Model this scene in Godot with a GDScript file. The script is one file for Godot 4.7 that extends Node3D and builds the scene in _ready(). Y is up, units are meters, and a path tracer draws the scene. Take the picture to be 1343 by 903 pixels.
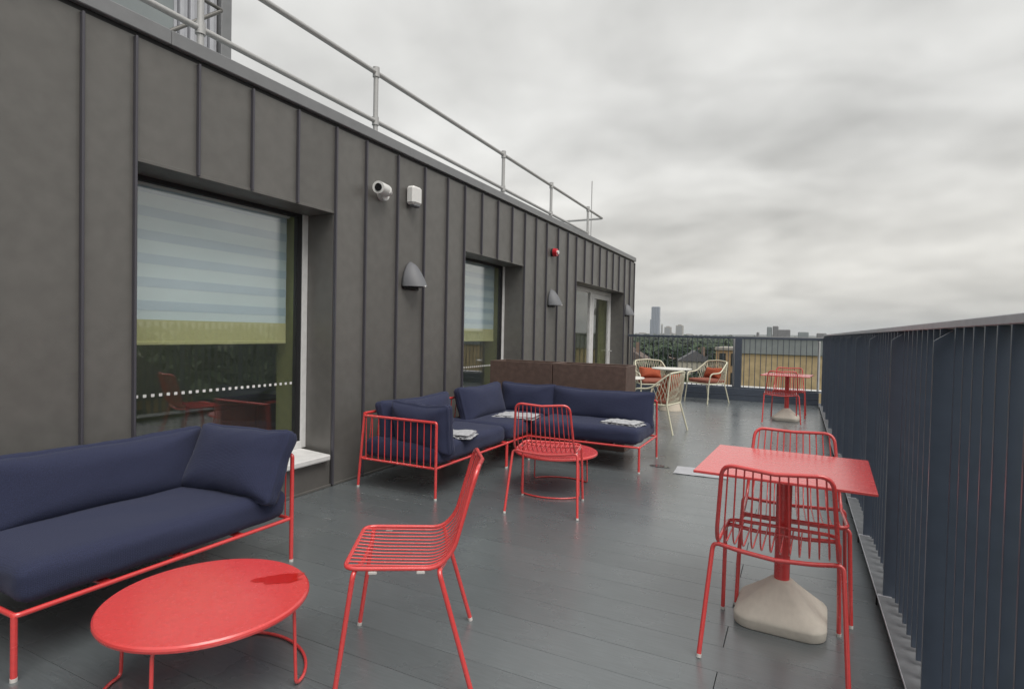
extends Node3D

# ---------------------------------------------------------------- mesh helper
class MB:
	var v := PackedVector3Array()
	var n := PackedVector3Array()
	var c := PackedColorArray()
	var idx := PackedInt32Array()
	var col := Color(1, 1, 1)
	var colored := false
	func vert(p: Vector3, nn: Vector3) -> int:
		v.append(p); n.append(nn); c.append(col)
		return v.size() - 1
	func tri_i(a: int, b: int, d: int):
		var want := n[a] + n[b] + n[d]
		if (v[b] - v[a]).cross(v[d] - v[a]).dot(want) > 0.0:
			idx.append(a); idx.append(d); idx.append(b)
		else:
			idx.append(a); idx.append(b); idx.append(d)
	func tri(a: Vector3, b: Vector3, d: Vector3, nn: Vector3):
		var i := vert(a, nn); vert(b, nn); vert(d, nn)
		tri_i(i, i + 1, i + 2)
	func quad(a: Vector3, b: Vector3, d: Vector3, e: Vector3, nn: Vector3):
		var i := vert(a, nn); vert(b, nn); vert(d, nn); vert(e, nn)
		tri_i(i, i + 1, i + 2); tri_i(i, i + 2, i + 3)
	func box(center: Vector3, size: Vector3, bev := 0.0):
		var h := size * 0.5
		var b: float = min(bev, min(h.x, min(h.y, h.z)) * 0.9)
		var inn := h - Vector3(b, b, b)
		for ax in 3:
			var u := (ax + 1) % 3
			var w := (ax + 2) % 3
			for s in [-1.0, 1.0]:
				var nn := Vector3.ZERO
				nn[ax] = s
				var q: Array[Vector3] = []
				for k in [[-1, -1], [1, -1], [1, 1], [-1, 1]]:
					var p := Vector3.ZERO
					p[ax] = s * h[ax]; p[u] = k[0] * inn[u]; p[w] = k[1] * inn[w]
					q.append(center + p)
				quad(q[0], q[1], q[2], q[3], nn)
		if b <= 0.0:
			return
		for ax in 3:
			var u := (ax + 1) % 3
			var w := (ax + 2) % 3
			for su in [-1.0, 1.0]:
				for sw in [-1.0, 1.0]:
					var nn := Vector3.ZERO
					nn[u] = su; nn[w] = sw
					var p0 := Vector3.ZERO
					p0[u] = su * h[u]; p0[w] = sw * inn[w]
					var p1 := Vector3.ZERO
					p1[u] = su * inn[u]; p1[w] = sw * h[w]
					var e0 := p0; var e1 := p1; var e2 := p1; var e3 := p0
					e0[ax] = -inn[ax]; e1[ax] = -inn[ax]; e2[ax] = inn[ax]; e3[ax] = inn[ax]
					quad(center + e0, center + e1, center + e2, center + e3, nn.normalized())
		for sx in [-1.0, 1.0]:
			for sy in [-1.0, 1.0]:
				for sz in [-1.0, 1.0]:
					var s := Vector3(sx, sy, sz)
					tri(center + s * Vector3(h.x, inn.y, inn.z), center + s * Vector3(inn.x, h.y, inn.z), center + s * Vector3(inn.x, inn.y, h.z), s.normalized())
	func span(a: Vector3, b: Vector3, bev := 0.0):
		box((a + b) * 0.5, (b - a).abs(), bev)
	func tube(pts: PackedVector3Array, r: float, sides := 8, closed := false, r_end := -1.0):
		var m := pts.size()
		var up := Vector3.UP
		var prev_t := Vector3.ZERO
		var first := v.size()
		var rings := m + (1 if closed else 0)
		for k in rings:
			var i := k % m
			var t: Vector3
			if closed:
				t = (pts[(i + 1) % m] - pts[(i - 1 + m) % m]).normalized()
			else:
				t = (pts[min(i + 1, m - 1)] - pts[max(i - 1, 0)]).normalized()
			if k == 0:
				up = Vector3.RIGHT if abs(t.y) > 0.9 else Vector3.UP
				up = (up - t * up.dot(t)).normalized()
			else:
				up = (up - t * up.dot(t)).normalized()
			var side := t.cross(up)
			var rr := r
			if r_end > 0.0:
				rr = lerp(r, r_end, float(k) / (rings - 1))
			for s in sides:
				var a := TAU * s / sides
				var d := up * cos(a) + side * sin(a)
				vert(pts[i] + d * rr, d)
		for k in rings - 1:
			for s in sides:
				var a := first + k * sides + s
				var b := first + k * sides + (s + 1) % sides
				tri_i(a, b, b + sides); tri_i(a, b + sides, a + sides)
		if not closed:
			for e in 2:
				var i := 0 if e == 0 else m - 1
				var t := (pts[1] - pts[0]).normalized() * -1.0 if e == 0 else (pts[m - 1] - pts[m - 2]).normalized()
				var base := first + (0 if e == 0 else (m - 1) * sides)
				var c0 := vert(pts[i], t)
				for s in sides:
					var a := vert(v[base + s], t)
					var b := vert(v[base + (s + 1) % sides], t)
					tri_i(c0, a, b)
	func lathe(prof: Array, segs: int, center := Vector3.ZERO):
		# prof: array of Vector2(r, y); hard edges between segments
		for k in prof.size() - 1:
			var p: Vector2 = prof[k]
			var q: Vector2 = prof[k + 1]
			var d := q - p
			var nn := Vector2(d.y, -d.x).normalized()
			for s in segs:
				var a := TAU * s / segs
				var b := TAU * (s + 1) / segs
				var da := Vector3(cos(a), 0, sin(a))
				var db := Vector3(cos(b), 0, sin(b))
				var up := Vector3.UP
				var i := vert(center + da * p.x + up * p.y, da * nn.x + up * nn.y)
				vert(center + db * p.x + up * p.y, db * nn.x + up * nn.y)
				vert(center + db * q.x + up * q.y, db * nn.x + up * nn.y)
				vert(center + da * q.x + up * q.y, da * nn.x + up * nn.y)
				if p.x > 0.0001:
					tri_i(i, i + 1, i + 2)
				if q.x > 0.0001:
					tri_i(i, i + 2, i + 3)
	func loft(rings: Array, cap_top := true):
		# smooth loft over rings of equal counts (closed in each ring)
		var m: int = rings[0].size()
		var first := v.size()
		for k in rings.size():
			for s in m:
				var a: Vector3 = rings[k][(s + 1) % m] - rings[k][(s - 1 + m) % m]
				var b: Vector3 = rings[min(k + 1, rings.size() - 1)][s] - rings[max(k - 1, 0)][s]
				var nn := a.cross(b).normalized()
				var mid := Vector3.ZERO
				for q in m:
					mid += rings[k][q] / m
				if nn.dot(rings[k][s] - mid) < 0.0:
					nn = -nn
				vert(rings[k][s], nn)
		for k in rings.size() - 1:
			for s in m:
				var a := first + k * m + s
				var b := first + k * m + (s + 1) % m
				tri_i(a, b, b + m); tri_i(a, b + m, a + m)
		if cap_top:
			for e in [0, rings.size() - 1]:
				var mid := Vector3.ZERO
				for q in m:
					mid += rings[e][q] / m
				var nn := Vector3.DOWN if e == 0 else Vector3.UP
				for s in m:
					tri(mid, rings[e][s], rings[e][(s + 1) % m], nn)
	func extrude(poly: PackedVector2Array, ax_x: Vector3, ax_y: Vector3, org: Vector3, depth: Vector3):
		# convex polygon in (ax_x, ax_y) extruded along depth
		var m := poly.size()
		var dn := depth.normalized()
		var mid := Vector2.ZERO
		for p in poly:
			mid += p / m
		for s in m:
			var p := poly[s]
			var q := poly[(s + 1) % m]
			var a := org + ax_x * p.x + ax_y * p.y
			var b := org + ax_x * q.x + ax_y * q.y
			var md := org + ax_x * mid.x + ax_y * mid.y
			var nn := (b - a).cross(dn).normalized()
			if nn.dot((a + b) * 0.5 - md) < 0.0:
				nn = -nn
			quad(a, b, b + depth, a + depth, nn)
			tri(md, a, b, -dn)
			tri(md + depth, a + depth, b + depth, dn)
	func mesh() -> ArrayMesh:
		var arr := []
		arr.resize(Mesh.ARRAY_MAX)
		arr[Mesh.ARRAY_VERTEX] = v
		arr[Mesh.ARRAY_NORMAL] = n
		if colored:
			arr[Mesh.ARRAY_COLOR] = c
		arr[Mesh.ARRAY_INDEX] = idx
		var m := ArrayMesh.new()
		m.add_surface_from_arrays(Mesh.PRIMITIVE_TRIANGLES, arr)
		return m

var mats := {}
var names := {}
var rng := RandomNumberGenerator.new()

# ---------------------------------------------------------------- node helpers
func numbered(called: String) -> String:
	var k: int = names.get(called, 0)
	names[called] = k + 1
	return called if k == 0 else "%s_%03d" % [called, k]

func thing(called: String, label: String, category: String, at := Vector3.ZERO, turn := 0.0, group := "") -> Node3D:
	var o := Node3D.new()
	o.name = numbered(called)
	add_child(o, true)
	o.position = at
	o.rotation.y = turn
	o.set_meta("label", label)
	o.set_meta("category", category)
	if group != "":
		o.set_meta("group", group)
	return o

func part(called: String, m: Mesh, mat: Material, parent: Node, at := Vector3.ZERO) -> MeshInstance3D:
	var o := MeshInstance3D.new()
	o.name = called
	o.mesh = m
	o.material_override = mat
	o.position = at
	parent.add_child(o, true)
	return o

func structure(called: String, m: Mesh, mat: Material) -> MeshInstance3D:
	var o := part(numbered(called), m, mat, self)
	o.set_meta("kind", "structure")
	return o

func single(called: String, m: Mesh, mat: Material, label: String, category: String, at := Vector3.ZERO, group := "") -> MeshInstance3D:
	var o := part(numbered(called), m, mat, self, at)
	o.set_meta("label", label)
	o.set_meta("category", category)
	if group != "":
		o.set_meta("group", group)
	return o

func copy(src: Node3D, label: String, at: Vector3, turn := 0.0, group := "") -> Node3D:
	var o: Node3D = src.duplicate()
	var base := String(src.name)
	if base.length() > 4 and base.substr(base.length() - 3).is_valid_int():
		base = base.substr(0, base.length() - 4)
	o.name = numbered(base)
	add_child(o, true)
	o.position = at
	o.rotation.y = turn
	o.set_meta("label", label)
	if group != "":
		o.set_meta("group", group)
	return o

func bx(a: Vector3, b: Vector3, bev := 0.0) -> ArrayMesh:
	var m := MB.new()
	m.span(a, b, bev)
	return m.mesh()

func rounded(pts: Array, r: float, n := 5) -> PackedVector3Array:
	var out := PackedVector3Array()
	out.append(pts[0])
	for i in range(1, pts.size() - 1):
		var p: Vector3 = pts[i]
		var a: Vector3 = pts[i - 1] - p
		var b: Vector3 = pts[i + 1] - p
		var ra: float = min(r, min(a.length(), b.length()) * 0.48)
		var p0 := p + a.normalized() * ra
		var p1 := p + b.normalized() * ra
		for k in n + 1:
			var t := float(k) / n
			out.append(p0 * (1 - t) * (1 - t) + p * 2 * t * (1 - t) + p1 * t * t)
	out.append(pts[-1])
	return out

func tube_mesh(pts, r: float, sides := 8, closed := false) -> ArrayMesh:
	var m := MB.new()
	m.tube(PackedVector3Array(pts), r, sides, closed)
	return m.mesh()

# ---------------------------------------------------------------- materials
func lin(r: float, g: float, b: float, a := 1.0) -> Color:
	var c := Color(r, g, b).linear_to_srgb()
	c.a = a
	return c

func noise_tex(seed_: int, freq: float, octaves: int, lo: Color, hi: Color, size := 256, stretch := Vector2(1, 1), contrast := 1.0) -> ImageTexture:
	var f := FastNoiseLite.new()
	f.seed = seed_
	f.noise_type = FastNoiseLite.TYPE_SIMPLEX_SMOOTH
	f.fractal_octaves = octaves
	f.frequency = 1.0
	var img := Image.create(size, size, false, Image.FORMAT_RGB8)
	# seamless: sample on a 4-torus would be costly, blend two shifted fields instead
	for y in size:
		for x in size:
			var u := float(x) / size
			var w := float(y) / size
			var p := Vector2(u * stretch.x, w * stretch.y) * freq
			var q := Vector2((u - 1.0) * stretch.x, w * stretch.y) * freq
			var p2 := Vector2(u * stretch.x, (w - 1.0) * stretch.y) * freq
			var q2 := Vector2((u - 1.0) * stretch.x, (w - 1.0) * stretch.y) * freq
			var bu := smoothstep(0.7, 1.0, u)
			var bw := smoothstep(0.7, 1.0, w)
			var a: float = lerp(f.get_noise_2dv(p), f.get_noise_2dv(q) if bu > 0 else 0.0, bu)
			if bw > 0:
				var b2: float = lerp(f.get_noise_2dv(p2), f.get_noise_2dv(q2) if bu > 0 else 0.0, bu)
				a = lerp(a, b2, bw)
			var t: float = clamp(0.5 + a * 0.75 * contrast, 0.0, 1.0)
			img.set_pixel(x, y, lo.lerp(hi, t))
	img.generate_mipmaps()
	return ImageTexture.create_from_image(img)

func normal_tex(seed_: int, freq: float, octaves: int, strength: float, size := 256, stretch := Vector2(1, 1)) -> ImageTexture:
	var t := noise_tex(seed_, freq, octaves, Color.BLACK, Color.WHITE, size, stretch)
	var img := t.get_image()
	img.clear_mipmaps()
	img.convert(Image.FORMAT_RGBA8)
	img.bump_map_to_normal_map(strength)
	return ImageTexture.create_from_image(img)

func mat(called: String, color: Color, rough := 0.5, metal := 0.0, tex: Texture2D = null, scale := 1.0, nrm: Texture2D = null, nscale := 0.4, rough_tex: Texture2D = null) -> StandardMaterial3D:
	var m := StandardMaterial3D.new()
	m.resource_name = called
	m.albedo_color = color
	m.roughness = rough
	m.metallic = metal
	if tex or nrm or rough_tex:
		m.uv1_triplanar = true
		m.uv1_world_triplanar = true
		m.uv1_scale = Vector3.ONE * scale
	if tex:
		m.albedo_texture = tex
	if nrm:
		m.normal_enabled = true
		m.normal_texture = nrm
		m.normal_scale = nscale
	if rough_tex:
		m.roughness_texture = rough_tex
	mats[called] = m
	return m

func make_materials():
	var G := func(x: float) -> Color: return Color(x, x, x)
	var mottle := noise_tex(11, 9.0, 5, G.call(0.93), G.call(1.0))
	var mottle_b := noise_tex(12, 7.0, 6, G.call(0.86), G.call(1.0), 256, Vector2(1, 1), 1.2)
	var grain := noise_tex(13, 6.0, 4, G.call(0.90), G.call(1.0), 512, Vector2(1, 14))
	var grain_n := normal_tex(14, 8.0, 4, 3.0, 512, Vector2(1, 16))
	var fine_n := normal_tex(15, 60.0, 3, 2.0, 256)
	var soft_n := normal_tex(16, 4.0, 2, 2.0, 256)
	var rough_patch := noise_tex(17, 3.5, 5, G.call(0.78), G.call(1.0), 256, Vector2(1, 1), 1.2)
	# woven cloth relief
	var w := Image.create(128, 128, false, Image.FORMAT_RGBA8)
	for y in 128:
		for x in 128:
			var over := (int(x / 8) + int(y / 8)) % 2 == 0
			var t := sin(PI * ((x % 8) + 0.5) / 8.0) if not over else sin(PI * ((y % 8) + 0.5) / 8.0)
			w.set_pixel(x, y, G.call(0.3 + 0.7 * t))
	w.bump_map_to_normal_map(3.0)
	var weave := ImageTexture.create_from_image(w)
	for k in 3:
		var d: float = [1.0, 0.95, 1.05][k]
		mat("zinc%d" % k, lin(0.160 * d, 0.155 * d, 0.147 * d), 0.46, 0.2, mottle, 0.8, soft_n, 0.05, rough_patch)
	mat("zinc_seam", lin(0.085, 0.082, 0.098), 0.42, 0.2)
	mat("coping", lin(0.25, 0.255, 0.265), 0.45, 0.3, mottle, 0.7)
	mat("galvanised", lin(0.50, 0.50, 0.50), 0.5, 0.3, mottle, 4.0)
	for k in 4:
		var d: float = [1.0, 0.94, 1.04, 0.97][k]
		mat("deck%d" % k, lin(0.130 * d, 0.148 * d, 0.158 * d), 0.33, 0.0, grain, 0.9, grain_n, 0.05, rough_patch)
		mats["deck%d" % k].metallic_specular = 0.66
		mats["deck%d" % k].clearcoat_enabled = true
		mats["deck%d" % k].clearcoat = 0.55
		mats["deck%d" % k].clearcoat_roughness = 0.24
		mats["deck%d" % k].uv1_offset = Vector3(0.13 * k, 0.0, 0.37 * k)
	mat("navy", lin(0.064, 0.082, 0.116), 0.30, 0.0, mottle, 1.0)
	mats["navy"].metallic_specular = 0.62
	mat("rail_grey", lin(0.52, 0.53, 0.57), 0.45, 0.2, mottle, 1.0)
	mat("kerb_grey", lin(0.19, 0.20, 0.215), 0.5, 0.1, mottle_b, 2.0)
	mat("red", lin(0.76, 0.060, 0.060), 0.29, 0.0, mottle, 5.0, fine_n, 0.05, rough_patch)
	mats["red"].metallic_specular = 0.66
	mats["red"].clearcoat_enabled = true
	mats["red"].clearcoat = 0.6
	mats["red"].clearcoat_roughness = 0.2
	mat("red_wet", lin(0.46, 0.018, 0.014), 0.06)
	mat("foot_cap", lin(0.62, 0.60, 0.58), 0.5)
	mat("navy_cloth", lin(0.030, 0.038, 0.094), 0.92, 0.0, noise_tex(41, 24.0, 3, G.call(0.66), G.call(1.0), 512, Vector2(1, 1), 1.6), 3.0, weave, 0.5)
	mats["navy_cloth"].uv1_scale = Vector3.ONE * 9.0
	mats["navy_cloth"].rim_enabled = true
	mats["navy_cloth"].rim = 0.35
	mat("concrete", lin(0.64, 0.60, 0.53), 0.85, 0.0, mottle, 3.0, fine_n, 0.12)
	mat("rust", lin(0.140, 0.092, 0.077), 0.7, 0.1, mottle_b, 1.5, fine_n, 0.2)
	mat("soil", lin(0.05, 0.04, 0.03), 0.95, 0.0, mottle_b, 6.0, fine_n, 1.0)
	mat("white_paint", lin(0.72, 0.72, 0.72), 0.45, 0.0, mottle, 1.0)
	mat("white_plastic", lin(0.74, 0.74, 0.73), 0.35)
	mat("gasket", lin(0.012, 0.012, 0.014), 0.6)
	mat("green_wall", lin(0.36, 0.40, 0.13), 0.8, 0.0, mottle, 1.0)
	mat("inner_wall", lin(0.42, 0.45, 0.24), 0.85, 0.0, mottle, 0.5)
	mat("inner_floor", lin(0.30, 0.28, 0.24), 0.7, 0.0, mottle, 1.0)
	mat("blind_band_sky_tint", lin(0.52, 0.70, 0.80), 0.8)  # blue of the reflected sky painted into the blind fabric
	mat("blind_sheer_sky_tint", lin(0.72, 0.90, 0.92), 0.8)  # paler stripe with the same painted sky reflection
	mat("blind_olive", lin(0.74, 0.75, 0.38), 0.7)  # the blind's olive cream, without the painted sky blue
	mat("wood_brown", lin(0.22, 0.085, 0.04), 0.45, 0.0, grain, 2.0)
	var gl := mat("glass", lin(0.10, 0.13, 0.12, 0.03), 0.0)
	gl.transparency = BaseMaterial3D.TRANSPARENCY_ALPHA
	gl.metallic_specular = 0.9
	mat("lamp_grey", lin(0.15, 0.155, 0.17), 0.55)
	mat("alarm_red", lin(0.55, 0.02, 0.035), 0.3)
	mat("lens", lin(0.01, 0.01, 0.012), 0.08)
	mat("cream", lin(0.66, 0.64, 0.50), 0.5)
	mat("rope", lin(0.60, 0.58, 0.46), 0.85)
	mat("terracotta", lin(0.47, 0.105, 0.050), 0.9, 0.0, mottle_b, 5.0, weave, 0.4)
	mat("terracotta_seat", lin(0.33, 0.115, 0.080), 0.9, 0.0, mottle_b, 5.0, weave, 0.4)
	mat("table_white", lin(0.78, 0.77, 0.72), 0.35)
	mat("table_cone", lin(0.62, 0.55, 0.45), 0.6, 0.0, mottle, 2.0)
	mat("throw", lin(0.50, 0.51, 0.54), 0.9, 0.0, mottle_b, 4.0, weave, 0.5)
	mat("water", lin(0.10, 0.115, 0.125), 0.03)  # dark gloss for the painted shadow at the sofa foot
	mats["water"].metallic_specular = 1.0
	mat("stain", lin(0.10, 0.105, 0.085), 0.75, 0.0, mottle_b, 4.0)
	mat("brick_tan", lin(0.56, 0.44, 0.26), 0.9, 0.0, mottle_b, 0.35)
	mat("brick_tan_far", lin(0.46, 0.31, 0.17), 0.9, 0.0, mottle_b, 0.2)
	mat("parapet_grey", lin(0.26, 0.29, 0.30), 0.6, 0.0, mottle, 0.3)
	mat("window_dark", lin(0.03, 0.035, 0.04), 0.12)
	mat("house_wall", lin(0.58, 0.55, 0.46), 0.9, 0.0, mottle_b, 0.2)
	mat("house_brick", lin(0.24, 0.17, 0.13), 0.9, 0.0, mottle_b, 0.2)
	mat("roof_tile", lin(0.15, 0.115, 0.10), 0.9, 0.0, mottle_b, 0.5)
	mat("roof_slate", lin(0.13, 0.13, 0.14), 0.8, 0.0, mottle_b, 0.5)
	mat("tower_glass", lin(0.07, 0.10, 0.17), 0.25, 0.2)
	mat("tower_fin", lin(0.20, 0.24, 0.32), 0.4, 0.2)
	mat("tower_stone", lin(0.30, 0.28, 0.25), 0.8)
	mat("ground", lin(0.075, 0.088, 0.055), 0.95, 0.0, noise_tex(31, 4.0, 6, lin(0.05, 0.07, 0.035), lin(0.13, 0.125, 0.10), 512), 0.012)
	mats["ground"].albedo_color = Color(1, 1, 1)
	mat("hill", lin(0.06, 0.075, 0.06), 0.95, 0.0, mottle_b, 0.004)
	mat("bark", lin(0.09, 0.07, 0.05), 0.95, 0.0, mottle_b, 2.0)
	for k in 3:
		var lf := mat("leaf%d" % k, Color(1, 1, 1), 0.75)
		lf.vertex_color_use_as_albedo = true
		lf.backlight_enabled = true
		lf.backlight = lin(0.03, 0.05, 0.01)

# ---------------------------------------------------------------- sky
func make_sky() -> Sky:
	var wdt := 1536
	var hgt := 768
	var img := Image.create(wdt, hgt, false, Image.FORMAT_RGBF)
	var a := FastNoiseLite.new(); a.seed = 5; a.frequency = 1.0; a.fractal_octaves = 5; a.noise_type = FastNoiseLite.TYPE_SIMPLEX_SMOOTH
	var b := FastNoiseLite.new(); b.seed = 9; b.frequency = 1.0; b.fractal_octaves = 4; b.noise_type = FastNoiseLite.TYPE_SIMPLEX_SMOOTH
	for y in hgt:
		var el := PI * (0.5 - (y + 0.5) / hgt)
		for x in wdt:
			if el < -0.02:
				img.set_pixel(x, y, Color(0.13, 0.135, 0.13))
				continue
			var az := TAU * ((x + 0.5) / wdt - 0.5)
			var d := Vector3(sin(az) * cos(el), sin(el), -cos(az) * cos(el))
			var k: float = 1.0 / (max(d.y, 0.0) + 0.16)
			var p := Vector2(d.x, d.z) * k
			var warp := b.get_noise_2d(p.x * 0.5 + 7.0, p.y * 0.5) * 0.35
			var big := b.get_noise_2d(p.x * 0.50 + warp, p.y * 0.60 + 3.0 + warp)
			var mid := a.get_noise_2d(p.x * 1.6 + warp, p.y * 1.7 + warp)
			var fine := a.get_noise_2d(p.x * 5.0 + 31.0, p.y * 5.0)
			var t := big * 0.85 + mid * 0.55 + fine * 0.16
			var lum := 0.46 + 0.155 * t
			lum = lerp(lum, 0.44 + 0.15 * t, smoothstep(0.32, 0.0, d.y))
			var warm: float = smoothstep(0.35, 0.0, d.y) * 0.045
			img.set_pixel(x, y, Color(lum * (1.0 + warm * 0.6), lum, lum * (0.975 - warm)))
	var pm := PanoramaSkyMaterial.new()
	pm.panorama = ImageTexture.create_from_image(img)
	var s := Sky.new()
	s.sky_material = pm
	return s

# ---------------------------------------------------------------- cushions
var cushion_rim := PackedVector3Array()
func cushion_mesh(sx: float, sy: float, sz: float, r: float, puff: float, seed_: int, thin_axis := 1) -> ArrayMesh:
	var st := SurfaceTool.new()
	st.begin(Mesh.PRIMITIVE_TRIANGLES)
	st.set_smooth_group(0)
	var f := FastNoiseLite.new()
	f.seed = seed_
	f.frequency = 3.2
	f.fractal_octaves = 3
	var h := Vector3(sx, sy, sz) * 0.5
	var stops: Array[float] = []
	var N := 16
	var pos := func(p: Vector3) -> Vector3:
		var full := p * h
		var q := full.clamp(-h + Vector3(r, r, r), h - Vector3(r, r, r))
		var d := full - q
		var o := full
		if d.length() > 0.00001:
			# cube corner to sphere corner
			var m: float = max(abs(d.x), max(abs(d.y), abs(d.z)))
			o = q + d.normalized() * m
		var u := (thin_axis + 1) % 3
		var w := (thin_axis + 2) % 3
		var edge := (1.0 - pow(abs(p[u]), 3.0)) * (1.0 - pow(abs(p[w]), 3.0))
		o[thin_axis] += puff * edge * p[thin_axis]
		# corners pull in, sides belly out
		var e2: float = (1.0 - abs(p[thin_axis]))
		if thin_axis == 2:
			# knife-edged pillow: thins out to a seam, sides draw in between the corners
			var m2: float = max(abs(p[u]), abs(p[w]))
			o[2] *= 1.0 - 0.62 * pow(m2, 4.0)
			o[u] -= 0.016 * (1.0 - p[w] * p[w]) * p[u] * abs(p[u])
			o[w] -= 0.020 * (1.0 - p[u] * p[u]) * p[w] * abs(p[w])
		else:
			o[u] += puff * 0.35 * e2 * (1.0 - p[w] * p[w]) * p[u]
			o[w] += puff * 0.35 * e2 * (1.0 - p[u] * p[u]) * p[w]
		var nz := f.get_noise_3dv(o * 1.0 + Vector3(seed_, 0, 0))
		var nz2 := f.get_noise_3dv(o * 2.6 + Vector3(0, seed_, 9))
		o += o.normalized() * (nz * 0.016 + nz2 * 0.006)
		return o
	for k in N + 1:
		var t := -1.0 + 2.0 * k / N
		stops.append(sign(t) * (1.0 - pow(1.0 - abs(t), 1.35)))
	for ax in 3:
		var u := (ax + 1) % 3
		var w := (ax + 2) % 3
		for s in [-1.0, 1.0]:
			for i in N:
				for j in N:
					var q: Array[Vector3] = []
					for k in [[0, 0], [1, 0], [1, 1], [0, 1]]:
						var p := Vector3.ZERO
						p[ax] = s
						p[u] = stops[i + k[0]]
						p[w] = stops[j + k[1]]
						q.append(pos.call(p))
					var order := [0, 2, 1, 0, 3, 2] if s > 0 else [0, 1, 2, 0, 2, 3]
					for o in order:
						st.add_vertex(q[o])
	# the seam line round the middle of the cushion
	cushion_rim = PackedVector3Array()
	var cu := (thin_axis + 1) % 3
	var cw := (thin_axis + 2) % 3
	for side in 4:
		for k in 20:
			var tt := -1.0 + 2.0 * k / 20.0
			var p := Vector3.ZERO
			p[cu] = [tt, 1.0, -tt, -1.0][side]
			p[cw] = [-1.0, tt, 1.0, -tt][side]
			cushion_rim.append(pos.call(p))
	st.generate_normals()
	st.index()
	return st.commit()

# ---------------------------------------------------------------- wire chair
# local: facing -z, centre of the seat over the origin
func make_chair(label: String) -> Node3D:
	var t := thing("wire_chair", label, "chair", Vector3.ZERO, 0.0, "red wire chairs")
	var red: Material = mats["red"]
	var y := 0.452
	# loop: front bar, seat sides, back stiles, top bar
	var loop_pts := [
		Vector3(0.0, y, -0.215), Vector3(0.228, y, -0.215), Vector3(0.226, y - 0.004, 0.125),
		Vector3(0.222, y + 0.06, 0.185), Vector3(0.196, 0.815, 0.268), Vector3(0.0, 0.803, 0.292)]
	var half := rounded(loop_pts, 0.055, 6)
	var pts := PackedVector3Array()
	for p in half:
		pts.append(p)
	for k in range(half.size() - 2, 0, -1):
		pts.append(Vector3(-half[k].x, half[k].y, half[k].z))
	part("seat_frame", tube_mesh(pts, 0.0085, 10, true), red, t)
	# wires
	for k in 12:
		var s := (k + 0.5) / 12.0 * 2.0 - 1.0
		var xs := s * 0.212
		var xt := s * 0.188
		var sag := 0.010 * (1.0 - s * s)
		var bow := 0.022 * (1.0 - s * s)
		var wp := rounded([
			Vector3(xs, y, -0.214), Vector3(xs, y - sag, -0.12), Vector3(xs, y - sag - 0.006, 0.118 + bow * 0.6), Vector3(xs * 0.995, y + 0.055, 0.184 + bow * 0.8),
			Vector3(xt, 0.814 - 0.010 * (1.0 - s * s), 0.268 + bow)], 0.05, 4)
		part("wire", tube_mesh(wp, 0.0036, 6), red, t)
	# legs: rear hoop (legs bend into a cross bar under the seat) and front hoop
	for s in [-1.0, 1.0]:
		var rear := rounded([Vector3(0.0, y - 0.026, 0.158), Vector3(s * 0.14, y - 0.018, 0.148), Vector3(s * 0.243, y - 0.006, 0.132), Vector3(s * 0.268, 0.012, 0.258)], 0.03, 5)
		var lg := part("leg", tube_mesh(rear, 0.0095, 10), red, t)
		part("foot", tube_mesh([Vector3(s * 0.268, 0.0, 0.2605), Vector3(s * 0.2675, 0.014, 0.257)], 0.0105, 10), mats["foot_cap"], lg)
		var front := rounded([Vector3(s * 0.10, y - 0.022, -0.165), Vector3(s * 0.235, y - 0.012, -0.178), Vector3(s * 0.246, 0.012, -0.236)], 0.028, 5)
		lg = part("leg", tube_mesh(front, 0.0095, 10), red, t)
		part("foot", tube_mesh([Vector3(s * 0.246, 0.0, -0.2375), Vector3(s * 0.2458, 0.014, -0.2355)], 0.0105, 10), mats["foot_cap"], lg)
		for z in [-0.11, 0.065]:
			part("spacer", bx(Vector3(s * 0.228 - 0.006, y - 0.022, z - 0.016), Vector3(s * 0.228 + 0.006, y - 0.009, z + 0.016), 0.003), mats["foot_cap"], t)
	part("cross_bar", tube_mesh([Vector3(-0.11, y - 0.022, -0.165), Vector3(0.11, y - 0.022, -0.165)], 0.0085, 8), red, t)
	return t

# ---------------------------------------------------------------- bistro table
func make_bistro(label: String) -> Node3D:
	var t := thing("bistro_table", label, "table", Vector3.ZERO, 0.0, "square red bistro tables")
	part("table_top", bx(Vector3(-0.35, 0.718, -0.35), Vector3(0.35, 0.73, 0.35), 0.002), mats["red"], t)
	part("column", tube_mesh([Vector3(0, 0.185, 0), Vector3(0, 0.711, 0)], 0.034, 20), mats["red"], t)
	part("bracket", bx(Vector3(-0.16, 0.711, -0.16), Vector3(0.16, 0.7178, 0.16), 0.002), mats["red"], t)
	# rounded square concrete foot
	var m := MB.new()
	var rings := []
	for lv in [[0.184, 0.0, 0.075], [0.191, 0.006, 0.08], [0.194, 0.040, 0.08], [0.192, 0.050, 0.08], [0.184, 0.061, 0.078], [0.172, 0.071, 0.075], [0.140, 0.100, 0.066], [0.100, 0.137, 0.056], [0.066, 0.170, 0.046], [0.054, 0.183, 0.042], [0.046, 0.190, 0.038], [0.036, 0.193, 0.032]]:
		var ring := []
		var hw: float = lv[0]
		var cr: float = lv[2]
		for q in 4:
			var cx: float = (hw - cr) * [1, -1, -1, 1][q]
			var cz: float = (hw - cr) * [1, 1, -1, -1][q]
			for k in 7:
				var a := PI * 0.5 * (q + k / 6.0)
				ring.append(Vector3(cx + cos(a) * cr, lv[1], cz + sin(a) * cr))
		rings.append(ring)
	m.loft(rings)
	part("base", m.mesh(), mats["concrete"], t)
	return t

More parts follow.
